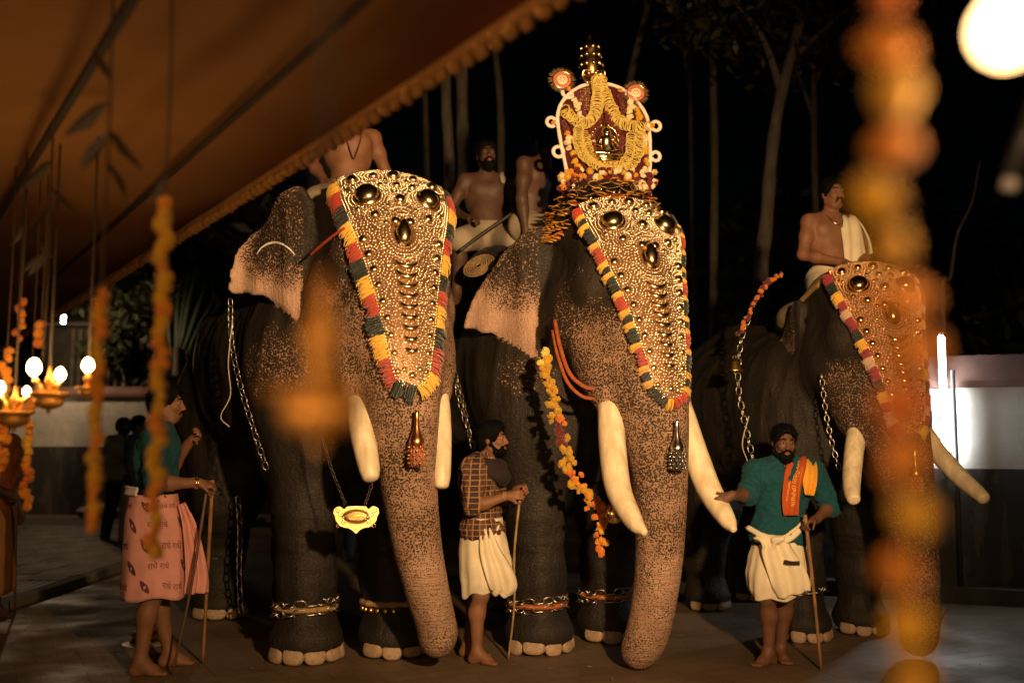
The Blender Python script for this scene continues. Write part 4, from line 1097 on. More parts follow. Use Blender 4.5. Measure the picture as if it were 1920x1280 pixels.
for cx, cy in ((155,765),(300,450),(745,460),(1005,790)): flower(shrine, sp(cx,cy,-.045), .016, 'o', 'marigold')
# gilt beads field inside the arch
pts = [sp(cx+random.uniform(-4,4), cy+random.uniform(-4,4), -.022) for cy in range(440,640,16) for cx in list(range(405,500,16))+list(range(650,720,16)) if (cx < 520 and cx > 390+(640-cy)*.05)]
o = obj('beadwork', bead_mesh(np.array(pts), np.tile((0,-1.,0),(len(pts),1)), .0042), shrine, GOLD); o['kind'] = 'stuff'
# strands of dark roses
def strand(path, r, mats, parent=shrine, name='rose', y=-.045, jit=.004, sp_=None):
    P = catmull(np.array([sp(*q, y) for q in path]), 10); arc = np.concatenate([[0], np.cumsum(np.linalg.norm(np.diff(P,axis=0),axis=1))])
    m = max(2, int(arc[-1]/(r*(sp_ or 1.35))))
    for i in range(m):
        p = np.array([np.interp((i+.5)*arc[-1]/m, arc, P[:,k]) for k in range(3)])+np.random.default_rng(i).normal(0,jit,3)
        flower(parent, p, r*random.uniform(.85,1.15), mats[int(i/m*len(mats)) % len(mats)], name, i)
strand([(360,480),(390,600),(440,740)], .020, 'r'); strand([(740,500),(745,600),(740,720)], .020, 'r'); strand([(640,480),(660,560)], .016, 'r')
strand([(600,560),(610,660),(620,740),(680,800),(720,860)], .021, 'r'); strand([(560,640),(540,740),(470,840),(450,880)], .021, 'r')
strand([(280,610),(330,690)], .017, 'r')
strand([(470,900),(480,1000),(540,1090),(620,1120),(690,1070),(720,960),(715,880)], .021, 'r', y=-.05)
strand([(230,760),(250,800),(262,850),(265,930),(275,1000),(310,1050),(320,1100),(345,1160),(380,1220)], .023, 'rowwwyryyw', name='border_flower')
strand([(868,620),(888,680),(900,740),(925,830),(930,920),(935,1000),(935,1060),(930,1120),(915,1190),(880,1250)], .022, 'yyrwwwyryww', name='border_flower')
strand([(330,550),(365,640),(400,740)], .015, 'w', name='jasmine', jit=.006, sp_=.9); strand([(345,545),(382,640),(415,740)], .014, 'w', name='jasmine', jit=.006, sp_=.9)
strand([(818,560),(812,640),(800,740)], .015, 'w', name='jasmine', jit=.006, sp_=.9); strand([(835,560),(830,640),(815,740)], .014, 'w', name='jasmine', jit=.006, sp_=.9)
strand([(470,935),(500,960)], .017, 'w', name='jasmine'); strand([(690,930),(692,985)], .016, 'w', name='jasmine')
# yellow-green loop garlands: many thin rings along a line
LOOPM = M_simple('loop_garland_petals', (.66,.50,.13), .75, 0, .2, 50)
def loop_garland(path, rad, dens, name='loop_garland', y=-.06, tilt=.5, flat=.35):
    P = catmull(np.array([sp(*q, y) for q in path]), 12); arc = np.concatenate([[0], np.cumsum(np.linalg.norm(np.diff(P,axis=0),axis=1))]); m = int(arc[-1]/dens); parts = []
    T, N, B = frames(P)
    for i in range(m):
        q = i*arc[-1]/m; p = np.array([np.interp(q, arc, P[:,k]) for k in range(3)]); t = np.array([np.interp(q, arc, T[:,k]) for k in range(3)]); t /= np.linalg.norm(t)
        yv = np.array((0,-1.,0)); side = np.cross(t, yv); side /= np.linalg.norm(side)
        ax = t*(1-tilt)+yv*tilt+np.random.default_rng(i).normal(0,.18,3); ax /= np.linalg.norm(ax)
        x = side-ax*(side@ax); x /= np.linalg.norm(x); yy = np.cross(ax, x)
        parts.append(xf(basis(x, yy, ax, p)@Matrix.Diagonal((rad*random.uniform(.85,1.15), rad*(flat+.5), rad, 1)), torus(1,.11,12,4)))
    obj(name, mesh(name, *join(parts)), shrine, LOOPM)
loop_garland([(550,365),(548,440),(535,540),(510,680),(430,775),(330,745),(240,650)], .036, .0085)
loop_garland([(560,365),(590,460),(640,620),(720,760),(850,810),(965,800)], .036, .0085)
loop_garland([(360,830),(350,920),(355,1000),(400,1090),(470,1150),(560,1200),(640,1215),(740,1195),(820,1130),(870,1030),(890,920),(895,850)], .030, .010, tilt=.75)
loop_garland([(415,880),(425,960),(440,1040),(490,1110),(570,1160),(650,1175),(730,1140),(780,1060),(800,960),(810,870)], .028, .012, tilt=.8)
loop_garland([(545,390),(575,380),(605,395)], .034, .007, tilt=.2)
# gilt seated figure
S = SDF()
S.ell((0,0,.115), (.052,.03,.05), .02); S.ell((0,-.005,.175), (.036,.03,.04), .02); S.ell((0,-.008,.225), (.026,.026,.030), .012)
S.cone((0,0,.24), (0,.0,.285), .026, .010, .012); S.ell((0,.0,.29), (.009,.009,.014), .008)
for s in (-1,1):
    S.cone((.036*s,0,.195), (.062*s,-.01,.15), .013, .011, .012); S.cone((.062*s,-.01,.15), (.045*s,-.035,.185 if s > 0 else .125), .011, .009, .010)
    S.cone((.02*s,-.005,.095), (.075*s,-.02,.085), .022, .016, .015); S.cone((.075*s,-.02,.085), (.0*s,-.04,.075), .016, .012, .012)
    S.ell((.028*s,-.0,.222), (.006,.006,.014), .006)
S.ell((0,-.034,.222), (.006,.006,.01), .006); S.ell((0,0,.055), (.085,.035,.014), .01); S.ell((0,0,.035), (.07,.03,.012), .01)
fg = obj('gilt_figure', S.mesh('gilt_figure', .0045), shrine, GOLD, loc=sp(592,1130,-.06)+np.array((0,0,-.03)))
hal = obj('halo', mesh('halo', *xf(Matrix.Translation(sp(592,900,-.045))@Matrix.Rotation(R(90),4,'X'), torus(.075,.007,28,6))), shrine, GOLD)
for k in range(17):
    a = R(-40+k*16.2); obj('halo_knob', BOSS, shrine, GOLD, M=Matrix.Translation(sp(592,900,-.045)+np.array((.085*math.cos(a),0,.085*math.sin(a))))@Matrix.Rotation(R(90),4,'X')@Matrix.Scale(.008,4))
# rosette discs with dark feather fringe
RED_E = M_simple('red_enamel', (.42,.07,.03), .35); WHT_E = M_simple('cream_enamel', (.78,.66,.45), .4); DKF = M_simple('dark_feather', (.03,.022,.012), .8); 
def disc(cx, cy):
    M = Matrix.Translation(sp(cx,cy,-.035))@Matrix.Rotation(R(90),4,'X')
    r = obj('rosette_disc', mesh('rosette_disc', *lathe([(.062,-.004),(.062,.004),(.058,.007),(.04,.006),(.01,.006)], 36)), shrine, RED_E, M=M)
    obj('rim', mesh('rim', *torus(.059,.0035,36,6)), r, GOLD, loc=(0,0,.006))
    obj('ring', mesh('ring', *torus(.030,.004,28,6)), r, WHT_E, loc=(0,0,.007))
    obj('centre', mesh('centre', *lathe([(.027,0),(.027,.004),(.02,.006),(.002,.006)], 24)), r, WHT_E, loc=(0,0,.005))
    pt = mesh('petal', *ball((0,0,0),(.0055,.0045,.003),8,6)); pt.materials.append(RED_E)
    for k in range(6): obj('petal', pt, r, RED_E, loc=(.015*math.cos(k*1.047), .015*math.sin(k*1.047), .0115))
    rb = mesh('tick', *box(0,0,0,.012,.0022,.002)); rb.materials.append(WHT_E)
    for k in range(30): obj('tick', rb, r, WHT_E, M=Matrix.Rotation(k*2*math.pi/30,4,'Z')@Matrix.Translation((.046,0,.0075)))
    fr = []
    for k in range(110):
        a = random.uniform(0,6.283); L = random.uniform(.078,.092); h = random.uniform(-.006,.004)
        fr.append(tube([(.055*math.cos(a),.055*math.sin(a),h),(.07*math.cos(a+.03),.07*math.sin(a+.03),h+.004),(L*math.cos(a+.08),L*math.sin(a+.08),h)], [.002,.003,.001], 4))
    o = obj('feather_fringe', mesh('feather_fringe', *join(fr)), r, M_simple('brown_gold_feather', (.16,.10,.03), .7))
    obj('arm', mesh('arm', *tube([(0,0,-.004),((592-cx)*K*.35,-.09,-.02)], .006, 6)), r, GOLD)
disc(250,365); disc(880,480)
# crest on top
cp = sp(520,400,-.0)
cr = obj('crest', mesh('crest', *lathe([(.02,-.03),(.045,0),(.05,.02),(.038,.035),(.05,.06),(.056,.09),(.054,.13),(.046,.16),(.05,.17),(.042,.195),(.028,.215),(.012,.225),(.016,.238),(.006,.25),(.001,.262)], 24)), shrine, M_simple('dark_gilt', (.55,.33,.11), .25, 1., .3, 20), M=Matrix.Translation(cp)@Matrix.Diagonal((1.25,1.25,1.4,1)))
for k, (z, r0, nn) in enumerate(((.05,.049,9),(.10,.056,10),(.145,.051,9),(.185,.045,8))):
    for j in range(nn):
        a = 2*math.pi*j/nn+k*.3; obj('stud', BOSS, cr, GOLD, M=Matrix.Translation((r0*math.cos(a),r0*math.sin(a),z))@Matrix.Rotation(a,4,'Z')@Matrix.Rotation(R(90),4,'Y')@Matrix.Scale(.010,4))
for s in (-1,1): obj('scroll', mesh('scroll', *tube(catmull([(.03*s,-.045,.0),(.055*s,-.04,.03),(.05*s,-.05,.06),(.01*s,-.062,.055)],6), np.linspace(.008,.003,19), 8)), cr, GOLD)
strand([(500,345),(545,330),(590,345)], .022, 'r', y=-.055)
# foot of the shrine: heap of flowers and small mirrors
for i in range(110):
    a = random.uniform(-1,1); p = np.array((.31*a, -.06-.055*(1-a*a)+random.uniform(-.012,.012), -.02+random.uniform(-.07,.06)))
    flower(shrine, p, random.uniform(.016,.026), random.choice('yyowrrw'), 'base_flower', i)
obj('base_drum', mesh('base_drum', *xf(Matrix.Diagonal((1,.32,1,1)), lathe([(.30,-.22),(.29,-.1),(.27,0),(.26,.03),(.05,.04)], 28))), shrine, MATS['dark_red_velvet'])

# ---- frilled collar of black and gold ribbon round the crown of the middle elephant
fr_root = empty('frilled_collar', label='ruffled black ribbon collar with gold hems below the shrine', cat='collar', M=H2)
BLK = M_simple('black_satin', (.012,.012,.014), .28, 0, .3, 30); HEM = M_simple('gold_hem', (.55,.27,.05), .45, .3, .25, 40); RSAT = M_simple('rust_satin', (.28,.05,.015), .35, 0, .3, 30)
def frill(z, a, b_, x0, ph0, ph1, amp, wd, freq, seed, m, tilt):
    n = 420; r = np.random.default_rng(seed); V = []; F = []; fm = []
    ph = np.linspace(R(ph0), R(ph1), n); jit = np.cumsum(r.normal(0,.05,n))
    for i in range(n):
        p = ph[i]; out = np.array((math.cos(p), math.sin(p), 0)); tan = np.array((-math.sin(p), math.cos(p), 0))
        c = np.array((x0+b_*math.cos(p), a*math.sin(p), z-.11*abs(math.sin(p))**2.5+.012*math.sin(p*7+seed)))
        w = math.sin(i*freq+jit[i]); w2 = math.cos(i*freq*1.0+jit[i])
        for j, q in enumerate((0,.35,.65,.86,1.0)):
            s = q**1.2*amp*1.25
            V.append(c+out*(q*wd*math.cos(tilt)+.5*s*w)+tan*(s*.8*w2)+np.array((0,0,q*wd*math.sin(tilt)+s*.45*math.sin(i*freq*.5+1))))
    for i in range(n-1):
        for j in range(4): F.append((i*5+j, (i+1)*5+j, (i+1)*5+j+1, i*5+j+1)); fm.append(1 if j == 3 else 0)
    o = obj('ribbon_frill', mesh('ribbon_frill', V, F, mats=(m, HEM), fm=fm), fr_root)
    sm = o.modifiers.new('t','SOLIDIFY'); sm.thickness = .003
frill(3.215,.27,.20,.08,-115,115,.052,.070,.27,1,BLK,-.1)
frill(3.165,.31,.24,.09,-118,118,.055,.072,.25,2,BLK,-.25)
frill(3.115,.34,.27,.10,-118,118,.056,.075,.24,3,RSAT,-.35)
frill(3.085,.36,.28,.09,-120,120,.056,.075,.26,4,BLK,-.5)
frill(3.03,.37,.26,.08,-125,-42,.046,.095,.33,5,BLK,-.5); frill(3.03,.37,.26,.08,42,125,.046,.095,.33,6,RSAT,-.5)
frill(2.985,.39,.25,.05,-125,-58,.042,.085,.36,7,RSAT,-.7); frill(2.985,.39,.25,.05,58,125,.042,.085,.36,8,BLK,-.7)
obj('band', mesh('band', *xf(Matrix.Translation((.08,0,3.0))@Matrix.Diagonal((.78,1,1,1)), lathe([(.38,-.09),(.36,.05),(.30,.15),(.24,.24),(.1,.25)], 36))), fr_root, BLK)
mr = mesh('mirror_disc', *lathe([(1,0),(1,.2),(.8,.3),(.05,.3)], 16)); mr.materials.append(MATS['silver'])
for i in range(16):
    p = R(random.uniform(-80,80)); z = random.uniform(3.05,3.2); q = .40-(z-3.05)*.5
    obj('mirror_disc', mr, fr_root, MATS['silver'], M=Matrix.Translation((.09+q*.78*math.cos(p)+.03, q*math.sin(p), z))@Matrix.Rotation(p,4,'Z')@Matrix.Rotation(R(80),4,'Y')@Matrix.Scale(random.uniform(.008,.016),4))

# ---- marigold neck garland of the middle elephant
root = empty('neck_garland', at(1030,660,6.05*KY), 0, 'long marigold garland hanging over the chest of the middle elephant', 'garland')
NG = catmull(np.array(A([(1024,655),(1030,710),(1045,770),(1058,840),(1075,890),(1100,930),(1130,955)], [6.02,5.98,5.98,6.0,6.02,6.02,6.02])), 10)
arc = np.concatenate([[0], np.cumsum(np.linalg.norm(np.diff(NG,axis=0),axis=1))]); seqn = 'ggymmmmmmmmmmdrrrrmmmmmddommomdd'
for i in range(105):
    q = (i+.5)/105; p = np.array([np.interp(q*arc[-1], arc, NG[:,k]) for k in range(3)])+rng.normal(0,.017,3)*np.array((1.3,.7,.6))
    flower(root, p-np.array(root.location), .025*random.uniform(.7,1.15), random.choice((seqn[int(q*len(seqn))],)*3+('m',)), 'flower', i)
P2 = catmull(np.array(A([(1130,950),(1126,990),(1130,1040)], [6.02,6.0,6.0])), 6)
for i in range(26):
    q = (i+.5)/26*(len(P2)-1); p = P2[int(q)]+rng.normal(0,.016,3); flower(root, p-np.array(root.location), .023*random.uniform(.8,1.1), random.choice('dooyd'), 'flower', i)
NG2 = catmull(np.array(A([(1130,955),(1160,950),(1180,900),(1190,860)], [6.02,6.06,6.1,6.12])), 8)
for i in range(26):
    q = (i+.5)/26*(len(NG2)-1); p = NG2[int(q)]+rng.normal(0,.012,3); flower(root, p-np.array(root.location), .024*random.uniform(.8,1.1), random.choice('doy'), 'flower', i)
for k in range(5): flower(root, np.array(at(1100+k*14, 985-abs(k-2)*16, 5.99*KY))-np.array(root.location), .02, 'd', 'flower', k)
obj('gilt_pendant', mesh('gilt_pendant', *xf(Matrix.Translation(np.array(at(1152,965,5.97*KY))-np.array(root.location))@Matrix.Rotation(R(90),4,'X'), lathe([(.055,-.004),(.055,.004),(.045,.012),(.02,.018),(.004,.02)], 20))), root, GOLD)

# ================================================================== PEOPLE
def m_person_skin(name, col):
    b = NB(name); c = b.coord()
    b.l(b.ramp(b.noise(c, 11, 5, .6), [(.3, tuple(x*.75 for x in col)), (.7, tuple(x*1.15 for x in col))]), b.b.inputs['Base Color'])
    b.set(Roughness=.58); b.b.inputs['Specular IOR Level'].default_value = .35; b.b.inputs['Subsurface Weight'].default_value = .12; b.b.inputs['Subsurface Scale'].default_value = .012
    b.b.inputs['Subsurface Radius'].default_value = (1,.35,.2); b.bump(b.noise(c, 120, 4), .15, .003); return b.m
SK = [m_person_skin('brown_skin', (.20,.092,.050)), m_person_skin('dark_brown_skin', (.13,.060,.034)), m_person_skin('deep_and_shaded_skin', (.075,.038,.024))]  # the darkest tone also holds the shade on the middle elephant's riders
HAIR = NB('black_hair'); c = HAIR.coord(); HAIR.set(Roughness=.65); HAIR.b.inputs['Base Color'].default_value = (.0022,.0018,.0016,1); HAIR.b.inputs['Specular IOR Level'].default_value = .12; HAIR.bump(HAIR.noise(HAIR.coord('Object',(1,1,.3)), 220, 3), .8, .01); HAIR = HAIR.m
EYEW = M_simple('eye_white', (.24,.21,.18), .2); EYED = M_simple('eye_iris', (.015,.008,.005), .1); LIP = M_simple('lip', (.20,.07,.05), .5)
def rotm(yaw=0, pitch=0, roll=0):
    return np.array((Matrix.Rotation(R(yaw),3,'Z') @ Matrix.Rotation(R(pitch),3,'X') @ Matrix.Rotation(R(roll),3,'Y')))
STAND = dict(pelvis=(0,0,.95), chest=(0,.0,1.29), neck=(0,.015,1.45), head=(0,-.015,1.605),
    sL=(.175,.01,1.395), sR=(-.175,.01,1.395), eL=(.235,.03,1.11), eR=(-.235,.03,1.11), wL=(.245,-.06,.87), wR=(-.245,-.06,.87),
    hL=(.085,0,.90), hR=(-.085,0,.90), kL=(.095,-.025,.49), kR=(-.095,-.025,.49), aL=(.10,.02,.085), aR=(-.10,.02,.085),
    tL=(.03,-1,0), tR=(-.03,-1,0), hdL=(0,-.25,-1), hdR=(0,-.25,-1), hnL=(-1,0,0), hnR=(1,0,0), curlL=25, curlR=25, fat=0.)
nrm = lambda v: np.array(v, float)/np.linalg.norm(v)
def add_hand(S, w, d, n, curl, left, k=.008):
    d = nrm(d); n = np.array(n, float); n = nrm(n-d*(n@d)); s = np.cross(d, n)*(1 if left else -1)   # s points to the thumb side
    w = np.array(w, float)
    S.cone(w-d*.02, w+d*.03, .026, .027, .02)
    for q in (-.026,-.009,.009,.026): S.cone(w+d*.02+s*q*.7, w+d*.082+s*q, .014, .012, .012)
    for q, L in ((.028,.070),(.010,.080),(-.009,.075),(-.027,.058)):
        p = w+d*.085+s*q; a = R(curl*.6); seg = L/2.6
        for j, sc in enumerate((1.05,.9,.7)):
            a2 = a+R(curl)*j; e = p+(d*math.cos(a2)+n*math.sin(a2))*seg*sc
            S.cone(p, e, .0095-.0008*j, .0088-.0008*j, .004); p = e
    p = w+d*.025+s*.026; e = p+d*.035+s*.028+n*.012; S.cone(p, e, .013, .011, k); S.cone(e, e+d*.030+n*.018*(1+curl/40)-s*.004*curl/30, .0105, .009, .004)
def fuzz(name, v, f, root, n, L, c, flow):
    """a hair mass with short tufts standing out of it"""
    me = mesh(name, v, f)
    if n:
        nn = np.zeros(len(v)*3); me.vertices.foreach_get('normal', nn); nn = nn.reshape(-1,3); r = np.random.default_rng(len(v)); I = r.integers(0, len(v), n)
        d = nn[I]*.75+flow+r.normal(0,.35,(n,3)); d /= np.linalg.norm(d,axis=1)[:,None]; s = np.cross(d, r.normal(size=(n,3))); s /= np.linalg.norm(s,axis=1)[:,None]
        p = v[I]; l = L*r.uniform(.5,1.2,(n,1)); w = .0022
        V2 = np.stack([p-s*w-d*.003, p+s*w-d*.003, p+d*l*.6+s*w*.7, p+d*l+flow*l*.3], 1).reshape(-1,3)
        v = np.vstack([v, V2]); f = np.vstack([f, len(v)-len(V2)+np.arange(n*4).reshape(-1,4)]); bpy.data.meshes.remove(me); me = mesh(name, v, f)
    return obj(name, me, root, HAIR)
def person(label, loc, rot, sc=1., J=None, face=(0,0,0), skin=0, vox=.0085, hair=True, beard=0, mous=0, build=(), group=None, eyes=True, legs=True, hairlen=1., bulk=0.):
    P = dict(STAND); P.update(J or {}); P = {k_: (np.array(v, float) if hasattr(v,'__len__') else v) for k_, v in P.items()}
    M = Matrix.Translation(loc) @ Matrix.Rotation(R(rot),4,'Z') @ Matrix.Scale(sc,4)
    root = empty('person', label=label, cat='person', group=group, M=M)
    up = nrm(P['chest']-P['pelvis']); xa = P['sL']-P['sR']; xa = nrm(xa-up*(xa@up)); ya = np.cross(up, xa)
    TR = np.stack([xa, ya, up], 1); f = bulk
    S = SDF()
    def torso(S, infl=0., k=.06):
        pe, ch = P['pelvis'], P['chest']
        S.ell(pe, (.155+f,.11+f,.125), k, TR, infl=infl)
        S.ell(pe*.55+ch*.45+ya*-.012, (.138+f,.10+f,.15), k, TR, infl=infl)
        S.ell(ch, (.160+f*.6,.108+f*.5,.17), k, TR, infl=infl)
        for s, sh in ((1,P['sL']),(-1,P['sR'])):
            S.ell(ch+xa*.075*s+ya*-.062+up*.03, (.075,.045,.06), .05, TR, infl=infl)       # breast muscle
            S.cone(P['neck']-up*.02, sh, .05, .060, .05, infl=infl)
            S.ell(ch+xa*.13*s+ya*.03-up*.03, (.05,.07,.12), .05, TR, infl=infl)
    def arm(S, sh, el, wr, infl=0., end=1., k=.03):
        sh, el, wr = map(np.array, (sh, el, wr))
        S.cone(sh, sh*.55+el*.45, .058, .052, k, infl=infl); S.cone(sh*.55+el*.45, el, .052, .041, k, infl=infl)
        if end > .5:
            m = el*.68+wr*.32; S.cone(el, m, .042, .043, k, infl=infl); S.cone(m, wr, .042, .027, k, infl=infl)
    def leg(S, h, kn, an, toe, infl=0., k=.04):
        S.cone(h, h*.4+kn*.6, .088+f*.5, .070, k, infl=infl); S.cone(h*.4+kn*.6, kn, .070, .056, k, infl=infl)
        m = kn*.66+an*.34; off = (nrm(toe)*-.022) if abs(kn[2]-an[2]) > .15 else 0
        S.cone(kn, m+off, .055, .056, k, infl=infl); S.cone(m+off, an, .055, .036, k, infl=infl)
    torso(S)
    S.cone(P['neck']-up*.03, P['head']+np.array((0,.02,-.06)), .060, .056, .03)
    for s in 'LR':
        arm(S, P['s'+s], P['e'+s], P['w'+s]); add_hand(S, P['w'+s], P['hd'+s], P['hn'+s], P['curl'+s], s == 'L')
        if legs:
            leg(S, P['h'+s], P['k'+s], P['a'+s], P['t'+s])
            a = P['a'+s]; t = nrm(P['t'+s]); sd = np.cross(t, (0,0,1)); z0 = a[2]-.085
            S.cone(a-t*.008, a-t*.030+np.array((0,0,-.050)), .036, .033, .03); S.cone(a-t*.03+np.array((0,0,-.054)), a+t*.085+np.array((0,0,-.058)), .031, .027, .03); S.cone(a+t*.01+np.array((0,0,-.01)), a+t*.085+np.array((0,0,-.055)), .036, .027, .035)
            for q, L in ((-.034,.150),(-.016,.155),(0,.150),(.016,.142),(.032,.130)):
                if s == 'R': q = -q
                S.cone(a+t*.06+sd*q*.8+np.array((0,0,-.062)), a+t*L+sd*q+np.array((0,0,-.072)), .017, .011, .014)
    # head
    HRm = rotm(*face); hc = P['head']; hp = lambda x, y, z: hc+HRm@np.array((x,y,z))
    def cranium(S, infl=0., k=.03):
        S.ell(hp(0,.018,.035), (.073,.092,.080), k, HRm, infl=infl)
    cranium(S); S.ell(hp(0,-.022,-.025), (.060,.070,.088), .03, HRm); S.ell(hp(0,-.045,-.088), (.040,.042,.030), .03, HRm)
    for s in (-1,1):
        S.ell(hp(.036*s,-.066,-.022), (.024,.020,.020), .02, HRm); S.cone(hp(.05*s,0,-.06), hp(.025*s,-.05,-.095), .026, .022, .02)
        S.ell(hp(.076*s,.012,-.008), (.010,.020,.031), .008, HRm); S.cone(hp(.012*s,-.086,.026), hp(.047*s,-.074,.028), .010, .009, .012)
        S.ell(hp(.031*s,-.096,.007), (.017,.014,.011), .010, HRm, 's'); S.ell(hp(.013*s,-.100,-.034), (.010,.011,.009), .008, HRm)
    S.cone(hp(0,-.086,.018), hp(0,-.110,-.028), .009, .013, .012); S.cone(hp(-.018,-.088,-.060), hp(.018,-.088,-.060), .009, .009, .008); S.cone(hp(-.014,-.086,-.073), hp(.014,-.086,-.073), .009, .009, .006)
    me = S.mesh('body', vox, 1); obj('body', me, root, SK[skin])
    if eyes:
        for s in (-1,1):
            o = obj('eye', mesh('eye', *join([ball((0,0,0), (.0125,.0115,.0085), 10, 8)])), root, EYEW, loc=hp(.031*s,-.0785,.007))
            obj('iris', mesh('iris', *ball((0,0,0), (.0066,.005,.0066), 8, 6)), o, EYED, loc=HRm@np.array((0,-.0085,.0005)))
        obj('lips', mesh('lips', *join([tube([hp(-.020,-.092,-.061),hp(0,-.0985,-.0585),hp(.020,-.092,-.061)], [.003,.0055,.003], 8), tube([hp(-.017,-.091,-.070),hp(0,-.096,-.073),hp(.017,-.091,-.070)], [.003,.006,.003], 8)])), root, LIP)
    if hair:
        Hs = SDF(); cranium(Hs, .0095*hairlen); Hs.ell(hp(0,.055,-.01), (.068,.050,.075), .03, HRm, infl=.005*hairlen)
        for s in (-1,1): Hs.cone(hp(.068*s,-.012,.03), hp(.070*s,-.008,-.015), .012, .007, .015)
        r = np.random.default_rng(int(abs(loc[0])*97)+3)
        Hs.ell(hp(0,-.004,.058), (.074,.086,.066), .03, HRm, infl=.008*hairlen)
        nv = HRm@np.array((0,-1,-.25)); nv = nrm(nv); Hs.ell(hp(0,-.092,-.002), (.062,.060,.080), .022, HRm, 's'); Hs.ell(hp(0,-.045,-.110), (.10,.085,.092), .02, HRm, 's')
        hv, hf = Hs.verts(max(.0055, vox*.7), 1); hv = hv+.004*(snoise(hv, 110, 5))[:,None]*nrm((.3,-.2,1)); fuzz('hair', hv, hf, root, 900 if eyes else 0, .020, hc, HRm@np.array((0,.25,-.15)))
        br = [tube([hp(.012*s,-.0955,.026),hp(.030*s,-.0955,.033),hp(.052*s,-.080,.027)], [.004,.005,.002], 6) for s in (-1,1)]
        obj('eyebrows', mesh('eyebrows', *join(br)), root, HAIR)
    if mous:
        br = [tube([hp(0,-.1035,-.047),hp(.016*s,-.102,-.049),hp(.032*s,-.088,-.060*mous)], [.006*mous,.007*mous,.003], 6) for s in (-1,1)]
        obj('moustache', mesh('moustache', *join(br)), root, HAIR)
    if beard:
        Bs = SDF(); Bs.ell(hp(0,-.045,-.092), (.046,.050,.036), .02, HRm, infl=.006*beard); 
        for s in (-1,1): Bs.cone(hp(.061*s,-.004,-.035), hp(.045*s,-.035,-.085), .016, .022, .02); Bs.cone(hp(.07*s,.0,.0), hp(.064*s,-.004,-.04), .008, .013, .012); Bs.cone(hp(.03*s,-.082,-.055), hp(.03*s,-.072,-.09), .010, .014, .014)
        if beard > 1: Bs.ell(hp(0,-.055,-.115), (.040,.036,.035), .02, HRm)
        Bs.ell(hp(0,-.100,-.062), (.024,.022,.013), .006, HRm, 's')
        bv, bf = Bs.verts(.0065, 1); fuzz('beard', bv, bf, root, 500, .011, hc, HRm@np.array((0,-.1,-.7)))
    return dict(root=root, P=P, torso=torso, arm=arm, leg=leg, hp=hp, up=up, xa=xa, ya=ya, M=M, HR=HRm)
def shirt(pr, mat, sleeve=.95, hem=None, infl=.016, vox=.009, flare=.02, open_=True, name='shirt', neck=.085):
    P = pr['P']; S = SDF(); pr['torso'](S, infl, .05)
    pe = P['pelvis']; S.ell(pe+np.array((0,0,-.06)), (.16+flare,.115+flare,.12), .06, infl=infl)
    for s in 'LR':
        sh, el, wr = P['s'+s], P['e'+s], P['w'+s]
        if sleeve <= 1: S.cone(sh, sh+(el-sh)*sleeve, .062, .052, .03, infl=infl)
        else:
            S.cone(sh, el, .062, .048, .03, infl=infl); S.cone(el, el+(wr-el)*(sleeve-1), .048, .040, .03, infl=infl)
    S.cone(P['neck']-pr['up']*.05, P['neck']+pr['up']*.01, .07, .062, .03, infl=infl*.6)
    if hem is not None: S.plane((0,0,-1), -hem, .0)
    n = P['neck']
    S.ell(n+pr['up']*.05, (.062,.068,.05), .01, op='s')
    if open_: S.cone(n+np.array(pr['ya'])*-.075+pr['up']*.02, n+np.array(pr['ya'])*-.13-pr['up']*.09, .036, .006, .01, 's')
    V, F = S.verts(vox, 2); me = mesh(name, V, F)
    nn = np.zeros(len(V)*3); me.vertices.foreach_get('normal', nn); nn = nn.reshape(-1,3)
    w = 1-np.abs(snoise(V*np.array((1,1,.55))+.03*np.sin(V[:,::-1]*30), 17, 21)); w2 = 1-np.abs(snoise(V*np.array((.6,.6,1.3)), 24, 22))
    me.vertices.foreach_set('co', (V+nn*(.011*w**3+.007*w2**3-.003)[:,None]).astype(np.float32).ravel()); me.update()
    vattr(me, 'pu', np.arctan2(V[:,0]-P['chest'][0], -(V[:,1]-P['chest'][1]))*.17)
    return obj(name, me, pr['root'], mat)
def skirt(pr, mat, rings, folds=9, amp=.05, seed=1, name='mundu', n=96, hemwave=.02, sub=6, th=.006, twist=0., front=0.):
    """rings: (cx, cy, z, a, b); folds grow towards the hem"""
    Rg = catmull(np.array(rings, float), sub); r = np.random.default_rng(seed); ph = r.uniform(0,6.28,8); V = []; F = []
    N = len(Rg)
    for i, (cx, cy, z, a, b_) in enumerate(Rg):
        t = i/(N-1)
        for j in range(n):
            th_ = 2*math.pi*j/n; q = th_+twist*t
            w = ((1-2*abs(math.sin(folds*.5*q+ph[0]+.9*math.sin(2*q+ph[1]))))*.6+(1-2*abs(math.sin(folds*1.15*q+ph[2]+t*1.5)))*.35+math.sin(3*q+ph[3])*.3)*amp*(.15+.85*t**.8)
            w += .012*math.sin(t*23+3*q+ph[4])*(1-t*.5)
            dz = hemwave*math.sin(2*q+ph[5])*t+hemwave*.6*math.sin(5*q+ph[6])*t
            V.append((cx+a*(1+w)*math.cos(th_), cy+b_*(1+w)*math.sin(th_), z+dz))
    for i in range(N-1):
        for j in range(n): F.append((i*n+j, (i+1)*n+j, (i+1)*n+(j+1) % n, i*n+(j+1) % n))
    o = obj(name, mesh(name, V, F), pr['root'], mat); sm = o.modifiers.new('t','SOLIDIFY'); sm.thickness = th; sm.offset = 0
    o['_grid'] = n
    return o, np.array(V).reshape(N, n, 3)
